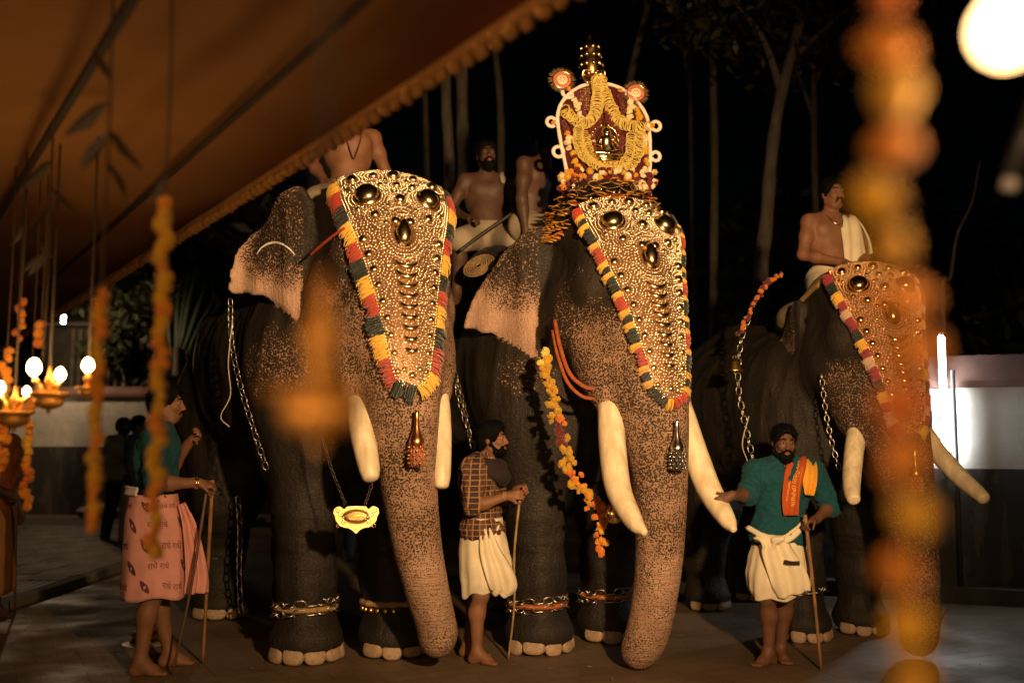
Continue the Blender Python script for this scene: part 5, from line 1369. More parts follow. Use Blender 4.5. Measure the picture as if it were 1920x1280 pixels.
def drape(pr, name, mat, path, width, seed=1, th=.012, folds=3., amp=.010, side=None):
    """strip of folded cloth along a path; path rows: x, y, z, width scale"""
    Pp = catmull(np.array(path, float), 8); n = len(Pp); m = 14; V = []; F = []
    T = np.gradient(Pp[:,:3], axis=0); T /= np.linalg.norm(T,axis=1)[:,None]
    for i in range(n):
        s = np.array(side if side is not None else (1,0,0), float); s = s-T[i]*(s@T[i]); s /= np.linalg.norm(s); nn = np.cross(T[i], s)
        for j in range(m+1):
            q = -.5+j/m
            V.append(Pp[i,:3]+s*q*width*Pp[i,3]+nn*(amp*math.sin(q*folds*6.28+seed+i*.12)-.02*(2*q)**2*0))
    for i in range(n-1):
        for j in range(m): F.append((i*(m+1)+j,(i+1)*(m+1)+j,(i+1)*(m+1)+j+1,i*(m+1)+j+1))
    o = obj(name, mesh(name, V, F), pr['root'], mat); sm = o.modifiers.new('t','SOLIDIFY'); sm.thickness = th; sm.offset = 0
    return o, np.array(V).reshape(n, m+1, 3)
def stick(label, pts, r=.011, mat=None, name='stick', r2=None):
    P = catmull(np.array(pts, float), 8); o = P[0].copy(); n = len(P); rr = np.linspace(r, r2 or r*.75, n)*(1+.10*np.sin(np.arange(n)*2.3))
    return tag(obj(name, mesh(name, *tube(P-o, rr, 10)), mat=mat, loc=o), label, 'stick')
WOOD = M_simple('cane_wood', (.24,.12,.05), .5, 0, .3, 14, .3, 60); WOOD2 = M_simple('pale_stick_wood', (.30,.20,.10), .6, 0, .3, 14, .4, 60)
TEAL = M_cloth('teal_cotton', (.007,.060,.078)); WHITE = M_cloth('cream_cotton', (.70,.62,.47), .08); PINK = M_cloth('pink_cotton', (.64,.30,.27), .08)
def beads(pr, name, pts, r, mat, gap=1.9):
    P = catmull(np.array(pts, float), 8); arc = np.concatenate([[0], np.cumsum(np.linalg.norm(np.diff(P,axis=0),axis=1))]); n = int(arc[-1]/(r*gap))
    obj(name, mesh(name, *join([ball([np.interp((i+.5)*arc[-1]/n, arc, P[:,k]) for k in range(3)], r, 6, 5) for i in range(n)])), pr['root'], mat)

# ---------- man in teal shirt holding the tusk of the middle elephant
tl = ground(1458,1245); tl = Vector((tl.x, tl.y, 0)); SCt = .93
tusk_pt = H2 @ Vector((1.00,.312,1.065))
Mi = (Matrix.Translation(tl) @ Matrix.Rotation(R(-4),4,'Z') @ Matrix.Scale(SCt,4)).inverted()
tq = np.array(Mi @ tusk_pt); el = np.array((-.215,-.20,1.17))
wr = tq+np.array((.075,-.050,.055))
JT = dict(pelvis=(.03,.0,.93), chest=(.06,.0,1.23), neck=(.085,.0,1.385), head=(.075,-.035,1.525), sL=(.275,.0,1.31), sR=(-.125,-.01,1.315),
    eL=(.40,.03,1.08), wL=(.25,-.15,1.00), eR=el, wR=wr, hdR=(-.85,-.12,-.45), hnR=(-.25,.9,-.35), curlR=58, hdL=(-.9,-.55,-.2), hnL=(-.3,-.4,-.8), curlL=55,
    hR=(-.06,0,.88), hL=(.11,0,.88), kR=(-.075,-.06,.47), aR=(-.06,.0,.085), kL=(.085,.03,.47), aL=(.045,.13,.085), tR=(-.75,-.7,0), tL=(.12,-1,0))
pt = person('bearded man in teal shirt and folded white cloth gripping the middle elephant\'s tusk', tl, -4, SCt, JT, (6,6,3), 1, .0082, beard=1.4, mous=1.2, bulk=.006, hairlen=.75)
shirt(pt, TEAL, 1.12, .80, .020, flare=.02)
o, G = skirt(pt, WHITE, [(.03,0,.90,.172,.135),(.03,-.005,.80,.19,.155),(.025,-.015,.70,.215,.17),(.02,-.015,.60,.225,.17),(.015,-.01,.52,.215,.155),(.01,-.005,.475,.20,.145)], 7, .075, 4, hemwave=.03)
drape(pt, 'folded_flap', WHITE, [(-.14,-.10,.88,.5),(-.05,-.155,.85,.8),(.0,-.185,.74,1.0),(.06,-.195,.60,1.15),(.09,-.18,.50,1.0)], .22, 2, .012, 2.2, .016)
drape(pt, 'waist_twist', WHITE, [(-.19,-.03,.93,.6),(-.10,-.135,.885,.8),(.02,-.165,.865,.9),(.12,-.14,.92,.8),(.205,-.04,1.0,.6)], .055, 1, .02, 1, .01, side=(0,0,1))
S = SDF(); S.ell((-.025,-.185,.865), (.036,.026,.028), .01); S.ell((.01,-.19,.875), (.026,.022,.022), .01); S.cone((-.03,-.19,.86), (-.055,-.185,.79), .018, .010, .01); obj('knot', S.mesh('knot', .006), pt['root'], WHITE)
drape(pt, 'dark_band', M_cloth('dark_hem_band', (.03,.02,.015)), [(.02,-.215,.725,1),(.07,-.222,.715,1),(.125,-.205,.715,1)], .028, 0, .006, 1, .001, side=(0,0,1))
# printed orange shawl over the left shoulder
SHAWL = NB('printed_orange_shawl'); c = SHAWL.coord(); SHAWL.l(SHAWL.ramp(SHAWL.noise(c, 7, 2), [(.50,(.42,.075,.02)),(.56,(.66,.30,.03))]), SHAWL.b.inputs['Base Color']); SHAWL.set(Roughness=.85); SHAWL.bump(SHAWL.noise(c, 22, 3), .5, .02); SHAWL = SHAWL.m
SHA2 = M_cloth('saffron_shawl', (.68,.32,.035)); SHA1 = M_cloth('rust_shawl', (.40,.075,.02))
o, G = drape(pt, 'shawl', SHA1, [(.16,.13,1.20,1.0),(.165,.10,1.36,1.0),(.165,.0,1.415,1.0),(.145,-.085,1.37,1.0),(.105,-.145,1.26,1.0),(.085,-.165,1.13,.95),(.085,-.17,1.03,.8)], .125, 2, .012, 1.5, .010)
drape(pt, 'shawl_fold', SHA2, [(.245,.10,1.33,1.0),(.245,.0,1.395,1.0),(.235,-.085,1.35,1.0),(.225,-.125,1.25,.9),(.215,-.135,1.165,.55)], .105, 1, .014, 1.2, .010)
def wrap_text(pr, G, body, size, u0, v0, along, mat, name='lettering', off=.010):
    """lay flat lettering onto a cloth grid G[i, j]: text x runs along i (or j), kept a hair above the cloth"""
    me = text_mesh(body, size, 0.0); N, Mm, _ = G.shape
    co = np.zeros(len(me.vertices)*3); me.vertices.foreach_get('co', co); co = co.reshape(-1,3)
    di = np.linalg.norm(np.diff(G[:, Mm//2], axis=0), axis=1).mean(); dj = np.linalg.norm(np.diff(G[N//2], axis=0), axis=1).mean()
    if along == 'i': fi = u0*(N-1)+co[:,0]/di; fj = v0*(Mm-1)+co[:,1]/dj
    else: fi = u0*(N-1)-co[:,1]/di; fj = v0*(Mm-1)+co[:,0]/dj
    fi = np.clip(fi, 0, N-1.001); fj = np.clip(fj, 0, Mm-1.001); i0 = fi.astype(int); j0 = fj.astype(int); a = (fi-i0)[:,None]; b_ = (fj-j0)[:,None]
    Q = G[i0,j0]*(1-a)*(1-b_)+G[i0+1,j0]*a*(1-b_)+G[i0,j0+1]*(1-a)*b_+G[i0+1,j0+1]*a*b_
    Nn = np.cross(G[i0+1,j0]-G[i0,j0], G[i0,j0+1]-G[i0,j0]); Nn /= np.linalg.norm(Nn,axis=1)[:,None]+1e-9
    cen = G.reshape(-1,3).mean(0) if name != 'lettering_out' else None
    return me, Q, Nn
def lay(pr, G, body, size, u0, v0, along, mat, off=.010, sign=1, parent=None):
    me, Q, Nn = wrap_text(pr, G, body, size, u0, v0, along, mat)
    me.vertices.foreach_set('co', (Q+Nn*off*sign).astype(np.float32).ravel()); me.update(); me.materials.clear(); me.materials.append(mat)
    return obj('lettering', me, parent or pr['root'])
YINK = M_simple('yellow_print', (.80,.45,.06), .8)
lay(pt, G, 'ശബരിമല ശരണം', .040, .66, .62, 'i', YINK, .0095, 1); lay(pt, G, 'ഓം ഓം ഓം', .020, .76, .28, 'i', YINK, .0095, 1)
for q in (.40,.86):
    lay(pt, G, '--------------------', .03, .66, q, 'i', YINK, .0095, 1)
bt = mesh('button', *ball((0,0,0),.006,8,6)); bt.materials.append(M_simple('button_dark', (.02,.03,.03), .4))
for z in (1.16,1.08,1.0,.92,.86): obj('button', bt, pt['root'], loc=(.035+.1*(z-.9), -.145-.012*(z < 1.1), z))
hwL = np.array((.25,-.15,1.0))
hl = pt['M'] @ Vector(tuple(hwL+nrm((-.9,-.55,-.2))*.085+np.array((-.0,-.02,-.02))))
ft = ground(1540,1256)
stick('straight brown cane held upright by the teal shirted man', [hl+Vector((-.01,0,.07)), hl*.5+ft*.5+Vector((0,0,.02)), ft], .0125, WOOD)
# ---------- man in plaid shirt in profile between the elephants
pl_ = ground(899,1238); pl_ = Vector((pl_.x, pl_.y, 0))
PLAID = NB('plaid_cotton'); c = PLAID.coord()
def lines(b, comp, scale, w, src):
    sx = b.n('ShaderNodeSeparateXYZ'); b.l(src, sx.inputs[0]); m = b.math('FRACT', b.math('MULTIPLY', sx.outputs[comp], scale)); return b.math('LESS_THAN', m, w)
sx = PLAID.n('ShaderNodeSeparateXYZ'); PLAID.l(c, sx.inputs[0])
ang = PLAID.attr('pu')
lv = PLAID.math('LESS_THAN', PLAID.math('FRACT', PLAID.math('MULTIPLY', ang, 24.)), .16); lh = PLAID.math('LESS_THAN', PLAID.math('FRACT', PLAID.math('MULTIPLY', sx.outputs[2], 26.)), .16)
bl_ = PLAID.math('GREATER_THAN', PLAID.math('FRACT', PLAID.math('MULTIPLY', ang, 12.)), .5)
base = PLAID.mix(bl_, (.035,.015,.012), (.085,.035,.020)); PLAID.l(PLAID.mix(PLAID.math('MULTIPLY', PLAID.math('MAXIMUM', lv, lh), .75), base, (.34,.19,.09)), PLAID.b.inputs['Base Color']); PLAID.set(Roughness=.85)
PLAID.bump(PLAID.noise(c, 16, 3), .5, .025); PLAID = PLAID.m
JP = dict(pelvis=(0,-.02,.95), chest=(0,-.01,1.26), neck=(0,-.05,1.41), head=(0,-.095,1.555), sL=(.165,-.01,1.355), sR=(-.165,-.01,1.355),
    eR=(-.235,-.055,1.09), wR=(-.16,-.275,1.165), eL=(.22,-.06,1.09), wL=(.06,-.27,1.20), hdR=(.30,-.9,.10), hnR=(.85,.3,-.3), curlR=62, hdL=(-.4,-.8,.1), hnL=(-.8,.3,-.3), curlL=50,
    hR=(-.085,-.02,.90), hL=(.085,-.02,.90), kR=(-.09,-.05,.48), aR=(-.09,-.02,.085), kL=(.09,.02,.48), aL=(.09,.13,.085), tR=(0,-1,0), tL=(.25,-1,0))
pp = person('slim man in plaid shirt and white cloth standing in profile with a thin stick', pl_, 68, .925, JP, (6,-3,0), 0, .0082, beard=.9, mous=1., hairlen=1.5)
shirt(pp, PLAID, .98, .86, .018, flare=.015)
skirt(pp, WHITE, [(0,-.02,1.0,.165,.135),(0,-.02,.90,.175,.155),(0,-.03,.78,.185,.18),(0,-.045,.66,.19,.195),(0,-.05,.56,.175,.19),(0,-.035,.49,.15,.165)], 6, .07, 9, hemwave=.035)
drape(pp, 'folded_flap', WHITE, [(-.14,-.10,.93,.4),(-.165,-.15,.78,.8),(-.15,-.21,.64,1.1),(-.11,-.235,.53,1.1),(-.09,-.20,.475,.8)], .17, 2, .014, 2, .016, side=(.6,-.8,0))
SCF = M_cloth('dark_purple_scarf', (.022,.014,.018))
S = SDF(); nk = np.array(JP['neck'])
for i in range(14):
    a = i/14*6.283; a2 = (i+1)/14*6.283
    f_ = lambda a: nk+np.array((.098*math.cos(a), .098*math.sin(a)-.01, -.015+.035*math.sin(a)+.012*math.sin(3*a)))
    S.cone(f_(a), f_(a2), .040+.008*math.sin(2*a), .040+.008*math.sin(2*a2), .02); g_ = lambda a: nk+np.array((.115*math.cos(a), .125*math.sin(a)-.015, -.07+.055*math.sin(a)))
    S.cone(g_(a), g_(a2), .034, .034, .02)
S.ell(nk+np.array((0,-.12,-.115)), (.075,.05,.075), .03); S.ell(nk+np.array((0,.15,-.10)), (.11,.05,.09), .03)
obj('scarf', S.mesh('scarf', .008, 1), pp['root'], SCF)
wq = np.array(JP['wR']); obj('bracelet', mesh('bracelet', *join([xf(basis(*[np.array(q) for q in ((0,0,1.),nrm(np.cross((.30,-.9,.1),(0,0,1.))),nrm((.30,-.9,.1)))], wq-nrm((.3,-.9,.1))*(.012+.012*i)), torus(.031,.0035,16,6)) for i in range(2)])), pp['root'], ROPE)
hp_ = pp['M'] @ Vector(tuple(wq+nrm((.30,-.9,.10))*.085+np.array((.025,.0,-.01)))); fs = ground(953,1236)
stick('thin crooked stick held by the man in the plaid shirt', [hp_+Vector((.0,0,.03)), hp_*.66+fs*.34+Vector((-.012,0,0)), hp_*.33+fs*.67+Vector((.012,0,0)), fs], .0085, WOOD2)
# ---------- man in pink printed lungi at left, seen from behind his shoulder
pk = ground(277,1258); pk = Vector((pk.x, pk.y, 0))
JK = dict(pelvis=(0,0,.97), chest=(0,-.005,1.30), neck=(0,-.03,1.46), head=(0,-.055,1.61), sR=(-.185,.0,1.395), sL=(.185,-.02,1.40), eR=(-.26,-.02,1.13), wR=(-.20,-.25,1.13), eL=(.25,-.07,1.17), wL=(.12,-.20,1.37),
    hdR=(.15,-.95,-.15), hnR=(.5,-.1,-.85), curlR=58, hdL=(-.5,-.5,.5), hnL=(-.7,.5,.2), curlL=45, kR=(-.10,-.03,.49), aR=(-.105,.04,.085), kL=(.10,-.05,.49), aL=(.10,-.12,.085), tR=(-.25,-1,0), tL=(.1,-1,0))
pn = person('man in teal shirt and pink printed wrap behind the garland, holding two sticks', pk, 108, 1.035, JK, (-12,2,0), 0, .0082, mous=1.1, hairlen=1.1, bulk=.012)
shirt(pn, TEAL, .98, .99, .018, flare=.0)
o, G = skirt(pn, PINK, [(0,0,1.06,.175,.14),(0,0,.97,.192,.155),(0,-.01,.84,.205,.175),(0,-.015,.70,.205,.18),(0,-.02,.57,.208,.185),(0,-.02,.44,.208,.185)], 5, .05, 12, 'lungi', hemwave=.012)
drape(pn, 'lungi_fold', PINK, [(-.10,-.16,1.0,.35),(-.10,-.21,.86,.7),(-.10,-.25,.68,1.0),(-.09,-.27,.55,1.2),(-.09,-.27,.46,1.25)], .12, 1, .010, 2.2, .018, side=(.3,-.9,0))
PINKW_ = M_cloth('white_waist_cloth', (.6,.55,.5)); drape(pn, 'waist_fold', PINKW_, [(-.16,.09,1.08,1),(-.04,.16,1.085,1),(.1,.13,1.08,1)], .05, 0, .01, 1, .004, side=(0,0,1))
PRN = M_simple('dark_print', (.10,.03,.04), .85)
FEA = []
def feather(G, u, v):
    # a printed feather: a slim pointed blade with an eye
    N, Mm, _ = G.shape; pts = []
    outl = [(0,.055),(.012,.03),(.017,.0),(.012,-.03),(0,-.05),(-.012,-.03),(-.017,0),(-.012,.03)]
    a = R(35); pl2 = [(x*math.cos(a)-y*math.sin(a), x*math.sin(a)+y*math.cos(a)) for x, y in outl]
    di = np.linalg.norm(np.diff(G[:,0],axis=0),axis=1).mean(); dj = np.linalg.norm(np.diff(G[N//2],axis=0),axis=1).mean(); V = []
    def put(x, y, off):
        fi = np.clip(u*(N-1)-y/di, 0, N-1.01); fj = (v*Mm+x/dj) % (Mm-1); i0, j0 = int(fi), int(fj); a_, b_ = fi-i0, fj-j0
        Q = G[i0,j0]*(1-a_)*(1-b_)+G[i0+1,j0]*a_*(1-b_)+G[i0,j0+1]*(1-a_)*b_+G[i0+1,j0+1]*a_*b_
        nn = np.cross(G[i0+1,j0]-G[i0,j0], G[i0,j0+1]-G[i0,j0]); nn /= np.linalg.norm(nn); cc = G[i0].mean(0)
        if nn@(Q-cc) < 0: nn = -nn
        return Q+nn*off
    V = [put(0,0,.0065)]+[put(x,y,.006) for x, y in pl2]; F = [(0,1+i,1+(i+1) % 8) for i in range(8)]
    o = obj('printed_feather', mesh('printed_feather', V, F), pn['root'], PRN)
    V = [put(0,0,.009)]+[put(.007*math.cos(q), .010*math.sin(q), .0088) for q in np.arange(8)*.785]; obj('feather_eye', mesh('feather_eye', V, F), o, M_simple('print_eye', (.5,.22,.2), .85))
def lay_out(G, body, size, u, v):
    me, Q, Nn = wrap_text(pn, G, body, size, u, v, 'j', PRN); cc = G.mean((0,1)); cc = np.array([cc[0],cc[1],0])
    d = Q-cc; d[:,2] = 0; s = np.sign((Nn*d).sum(1))[:,None]; me.vertices.foreach_set('co', (Q+Nn*s*.006).astype(np.float32).ravel()); me.update(); me.materials.clear(); me.materials.append(PRN); obj('lettering', me, pn['root'])
r = random.Random(3)
for i, u in enumerate((.16,.34,.52,.70,.88)):
    for j in range(7):
        v = ((j+.5*(i % 2))/7+.03) % .97
        if (i+j) % 2: feather(G, u, v)
        else: lay_out(G, 'राधे राधे', .046, u, max(.05, min(.93, v)))
wk = np.array(JK['wR']); obj('bracelet', mesh('bracelet', *join([xf(basis(np.array((0,0,1.)), nrm(np.cross((.15,-.95,-.15),(0,0,1.))), nrm((.15,-.95,-.15)), wk-nrm((.15,-.95,-.15))*.012*i), torus(.034,.0055,18,6)) for i in range(2)])), pn['root'], GOLD)
obj('ring', mesh('ring', *torus(.011,.004,12,6)), pn['root'], GOLD, loc=np.array(JK['wL'])+np.array((-.03,-.05,.06)))
hk = pn['M'] @ Vector(tuple(wk+nrm((.15,-.95,-.15))*.09+np.array((0.02,0,-.02)))); f1 = ground(380,1243)
stick('straight pale cane planted by the man in pink, nearer the elephant', [hk+Vector((0,0,.05)), (hk+f1)*.5, f1], .013, WOOD)
f2 = ground(328,1262); stick('thinner dark stick slanting across the pink wrap', [hk+Vector((-.02,-.03,.03)), (hk+f2)*.5+Vector((.01,-.06,0)), f2+Vector((0,-.05,0))], .010, M_simple('dark_stick', (.10,.05,.025), .5))
# sandals
for sd in 'LR':
    pass
# ---------- riders
def seat_pose(spread=.30, kz=-.16, fwd=.34):
    return dict(pelvis=(0,0,.0), chest=(0,.0,.335), neck=(0,.0,.49), head=(0,-.025,.645), sL=(.18,.0,.43), sR=(-.18,.0,.43), eL=(.26,-.04,.17), eR=(-.26,-.04,.17), wL=(.12,-.25,.06), wR=(-.12,-.25,.06),
        hdL=(-.6,-.7,-.2), hdR=(.6,-.7,-.2), hnL=(0,0,-1), hnR=(0,0,-1), curlL=35, curlR=35, hL=(.09,0,-.04), hR=(-.09,0,-.04), kL=(spread,-fwd,kz), kR=(-spread,-fwd,kz), aL=(spread+.03,-fwd+.10,kz-.40), aR=(-spread-.03,-fwd+.10,kz-.40), tL=(.2,-1,-.3), tR=(-.2,-1,-.3))
def thigh_cloth(pr, mat, to=.95, low=None):
    P = pr['P']; S = SDF(); S.ell(P['pelvis']+np.array((0,0,-.02)), (.17,.125,.13), .06, infl=.015)
    for s in 'LR':
        h, k_, a = P['h'+s], P['k'+s], P['a'+s]; S.cone(h, h+(k_-h)*to, .10, .085, .05, infl=.018)
        if low: S.cone(k_, k_+(a-k_)*low, .082, .075, .05, infl=.012)
    obj('mundu', S.mesh('mundu', .011, 2), pr['root'], mat)
# on the left elephant: chest with a bead string, head up behind the awning
j = seat_pose(); j.update(eR=(-.27,.02,.20), eL=(.30,.07,.20), wL=(.24,-.08,.02), wR=(-.2,-.15,.02), hdL=(-.3,-.8,-.3))
r1 = person('bare chested rider on the left elephant with head hidden by the awning', (-1.14*KY,6.80*KY,3.22), 24, 1.0, j, (0,0,0), 0, .010, mous=1.)
thigh_cloth(r1, M_cloth('shaded_white_cotton', (.30,.25,.18)))  # cotton colour darkened to hold the shade on the middle elephant's riders
beads(r1, 'bead_string', [(-.07,-.05,.49),(-.055,-.118,.38),(-.02,-.135,.26),(0,-.137,.22),(.02,-.135,.26),(.055,-.118,.38),(.07,-.05,.49)], .0055, M_simple('rudraksha', (.06,.02,.01), .6))
# bearded rider and companion on the middle elephant, shade put into skin and cloth colour
j = seat_pose(.22,-.14,.32); j.update(chest=(.0,.03,.33), neck=(.0,.02,.485), head=(.0,-.02,.635), eR=(-.30,-.02,.17), wR=(-.16,-.25,.06), eL=(.28,.05,.16), wL=(.26,-.10,-.04))
p0 = at(912,430,7.55*KY)
r2 = person('bearded bare chested rider behind the shrine, looking at the camera', (p0.x,p0.y,p0.z-.02), 4, .97, j, (10,-6,-3), 2, .0095, beard=1.5, mous=1.1)
thigh_cloth(r2, MATS['shaded_white_cotton']); drape(r2, 'shoulder_cloth', MATS['shaded_white_cotton'], [(.14,.10,.40,.9),(.14,.02,.495,1),(.135,-.06,.455,.8),(.13,-.10,.39,.3)], .07, 1, .012, 1, .008)
p0 = at(992,415,7.25*KY)
j = seat_pose(.20,-.10,.36); j.update(chest=(0,-.06,.33), neck=(0,-.12,.475), head=(0,-.17,.62), sR=(-.18,-.05,.42), sL=(.18,-.05,.42), eR=(-.24,-.06,.14), wR=(-.23,-.09,-.10), hdR=(0,-.1,-1), hnR=(1,0,0), curlR=15, eL=(.25,-.28,.25), wL=(.14,-.48,.30), hdL=(-.3,-.9,.1))
r3 = person('dim bare backed rider bending towards the shrine he holds', (p0.x,p0.y,p0.z-.02), 62, 1.0, j, (4,-6,0), 2, .0095, beard=1., mous=1.)
thigh_cloth(r3, MATS['shaded_white_cotton'])
# rider on the right elephant
p0 = at(1558,490,7.22*KY)
j = seat_pose(.27,-.20,.30); j.update(eR=(-.255,-.03,.16), wR=(-.06,-.26,.07), eL=(.26,-.05,.16), wL=(.10,-.26,.06), head=(.015,-.03,.65))
r4 = person('moustached rider with white shoulder cloth on the right elephant', (p0.x,p0.y,p0.z-.12), 12, .98, j, (2,2,0), 0, .0085, mous=1.5, bulk=.012)
thigh_cloth(r4, WHITE)
drape(r4, 'shoulder_cloth', WHITE, [(.12,.15,.10,.9),(.12,.13,.34,1.0),(.12,.03,.485,1.0),(.115,-.085,.44,1.05),(.115,-.135,.30,1.1),(.12,-.15,.14,1.15),(.12,-.145,.02,1.2)], .16, 1, .012, 2, .008)
o, _ = drape(r4, 'sleeve_drape', WHITE, [(.16,-.02,.47,.7),(.225,-.02,.39,1.0),(.275,-.03,.27,1.1),(.285,-.05,.16,1.0)], .17, 2, .012, 1.4, .010, side=(0,-1,.1))
obj('necklace', mesh('necklace', *tube(catmull([(-.065,-.04,.50),(-.05,-.105,.43),(0,-.128,.385),(.05,-.11,.42),(.07,-.05,.49)],8), .0035, 6)), r4['root'], MATS['silver'])
# saddle pads the riders sit on
def pad(label, c, rz, sx, sy, sz, mat, seed=1):
    S = SDF(); S.ell((0,0,0), (sx,sy,sz), .05); S.ell((sx*.2,0,sz*.3), (sx*.6,sy*1.05,sz*.8), .08); V, F = S.verts(.025, 2); V = V+.012*snoise(V, 12, seed)[:,None]
    o = obj('saddle_pad', mesh('saddle_pad', V, F), mat=mat, loc=c); o.rotation_euler = (0,0,rz); return tag(o, label, 'saddle pad')
pad('dark quilted pad under the two riders of the middle elephant', (.02,7.62*KY,2.74), R(-59), .62, .42, .22, MATS['black_cloth'])
pad('dark pad under the rider of the left elephant', (-1.10*KY,6.84*KY,2.78), R(-57), .30, .34, .20, MATS['black_cloth'], 2)
c = M3 @ Vector((-.12,0,2.70)); pad('dull folded blanket under the rider of the right elephant', c, R(-72), .26, .33, .15, M_cloth('khaki_blanket', (.12,.09,.05)), 3)
# round woven cushion and pole seen behind the middle elephant's ear
c = at(898,498,6.95*KY); o = obj('woven_mat', mesh('woven_mat', *join([torus(.03+.022*i,.011,36,6,) for i in range(6)])), mat=M_simple('woven_straw', (.20,.13,.06), .8, 0, .4, 40), loc=c); o.rotation_euler = (R(50),R(-28),0); o.scale = (.85,.7,.8); tag(o, 'coiled oval straw pad on the middle elephant behind its ear', 'mat')
cord('pole', 'dark rod held slantwise by the bearded rider', [np.array(at(862,470,7.1*KY)), np.array(at(905,438,7.15*KY)), np.array(at(960,400,7.2*KY))], .014, M_simple('dark_rod', (.03,.025,.02), .5), 'rod')
# garland-like rope on the back of the right elephant
root = empty('back_garland', at(1402,590,7.0*KY), 0, 'dull rust flower rope over the back of the right elephant', 'rope')
GP = catmull(np.array(A([(1466,512),(1440,530),(1418,560),(1402,596),(1384,630)], [6.98,6.98,6.96,6.95,6.93])), 8)
for i in range(34):
    q = GP[int((i+.5)/34*(len(GP)-1))]+rng.normal(0,.008,3); flower(root, q-np.array(root.location), .018, random.choice('ddr'), 'tuft', i)

# ---------- people standing further back
LSH = M_cloth('pale_green_shirt', (.30,.31,.24)); BSH = M_cloth('slate_blue_shirt', (.06,.08,.12)); DPA = M_cloth('dark_trousers', (.02,.02,.022)); CRM = M_cloth('khaki_mundu', (.42,.38,.27)); JNS = M_cloth('faded_jeans', (.20,.22,.23)); OCH = M_cloth('ochre_wrap', (.30,.12,.03)); PBL = M_cloth('pale_blue_mundu', (.45,.48,.50))
def trousers(pr, mat, low=1.0):
    P = pr['P']; S = SDF(); S.ell(P['pelvis']+np.array((0,0,-.03)), (.165,.12,.12), .05, infl=.012)
    for s in 'LR':
        h, k_, a = P['h'+s], P['k'+s], P['a'+s]; S.cone(h, k_, .10, .075, .04, infl=.008); S.cone(k_, k_+(a-k_)*low, .072, .062, .03, infl=.008)
    obj('trousers', S.mesh('trousers', .012, 1), pr['root'], mat)
g = ground(222,1016); d1 = person('masked man in pale shirt and dark trousers near the far wall', (g.x,g.y,0), 55, 1.0, dict(eR=(-.24,-.02,1.12), wR=(-.05,-.2,1.15), eL=(.24,-.02,1.12), wL=(.05,-.2,1.18), hdR=(.8,-.3,.1), hdL=(-.8,-.3,.1), aR=(-.12,.14,.085), kR=(-.11,.05,.49)), (10,0,0), 1, .012, eyes=False)
shirt(d1, LSH, 1.5, .86, .018, .012); trousers(d1, DPA)
S = SDF(); hp = d1['hp']; S.ell(hp(0,-.055,-.06), (.062,.062,.048), .02, d1['HR']); obj('face_mask', S.mesh('face_mask', .008), d1['root'], M_cloth('black_mask', (.012,.012,.014)))
g = ground(250,1036); d2 = person('man in slate blue shirt and khaki wrap beside the masked man', (g.x,g.y,0), 95, 1.0, dict(eR=(-.24,.03,1.11), wR=(-.22,-.05,.88), aR=(-.10,.06,.085)), (5,0,0), 1, .012, eyes=False)
shirt(d2, BSH, .85, .86, .018, .012); skirt(d2, CRM, [(0,0,1.02,.17,.14),(0,0,.8,.19,.165),(0,0,.5,.195,.175),(0,0,.14,.20,.18)], 8, .06, 3)
g = ground(670,1050); d3 = person('man in faded jeans glimpsed behind the left elephant\'s trunk', (g.x,g.y,0), 10, 1.0, {}, (0,0,0), 1, .013, eyes=False)
shirt(d3, BSH, .6, .86, .018, .013); trousers(d3, JNS)
g = ground(1188,1124); d4 = person('man in long white wrap standing behind the middle elephant\'s trunk', (g.x,g.y,0), 0, 1.0, {}, (0,0,0), 1, .013, eyes=False)
skirt(d4, WHITE, [(0,0,1.02,.17,.14),(0,0,.8,.19,.165),(0,0,.5,.195,.175),(0,0,.10,.20,.18)], 7, .07, 3); obj('hem_stripe', mesh('hem_stripe', *tube([(.203*math.cos(a),.183*math.sin(a),.125) for a in np.linspace(0,6.283,40)], .007, 6, cap=False)), d4['root'], MATS['dark_hem_band'])
g = ground(968,1090); d5 = person('man in pale blue wrap glimpsed past the plaid shirted man', (g.x,g.y,0), 20, 1.0, {}, (0,0,0), 1, .013, eyes=False)
skirt(d5, PBL, [(0,0,1.02,.17,.14),(0,0,.8,.19,.165),(0,0,.5,.195,.175),(0,0,.16,.20,.18)], 7, .07, 6)
g = ground(-22,1160); d6 = person('man in striped ochre wrap cut off at the left edge of the view', (g.x,g.y,0), 80, 1.0, dict(eR=(-.25,-.03,1.12), wR=(-.20,-.25,1.02), hdR=(.1,-.9,-.3)), (0,0,0), 2, .011, eyes=False)
shirt(d6, M_cloth('rust_shirt', (.22,.06,.02)), .9, .87, .018, .012)
STR = NB('striped_wrap'); c = STR.coord(); sx = STR.n('ShaderNodeSeparateXYZ'); STR.l(c, sx.inputs[0]); lv = STR.math('GREATER_THAN', STR.math('FRACT', STR.math('MULTIPLY', STR.math('ADD', sx.outputs[0], sx.outputs[1]), 9.)), .55); STR.l(STR.mix(lv, (.10,.035,.012), (.34,.15,.04)), STR.b.inputs['Base Color']); STR.set(Roughness=.85); STR = STR.m
skirt(d6, STR, [(0,0,1.02,.17,.14),(0,0,.8,.19,.165),(0,0,.5,.195,.175),(0,0,.22,.20,.18)], 7, .07, 8)
hk = d6['M'] @ Vector((-.19,-.335,.99)); fk = ground(28,1150); stick('dark stick held by the man at the left edge', [hk+Vector((0,0,.06)), (hk+fk)*.5, fk], .012, MATS['dark_stick'])

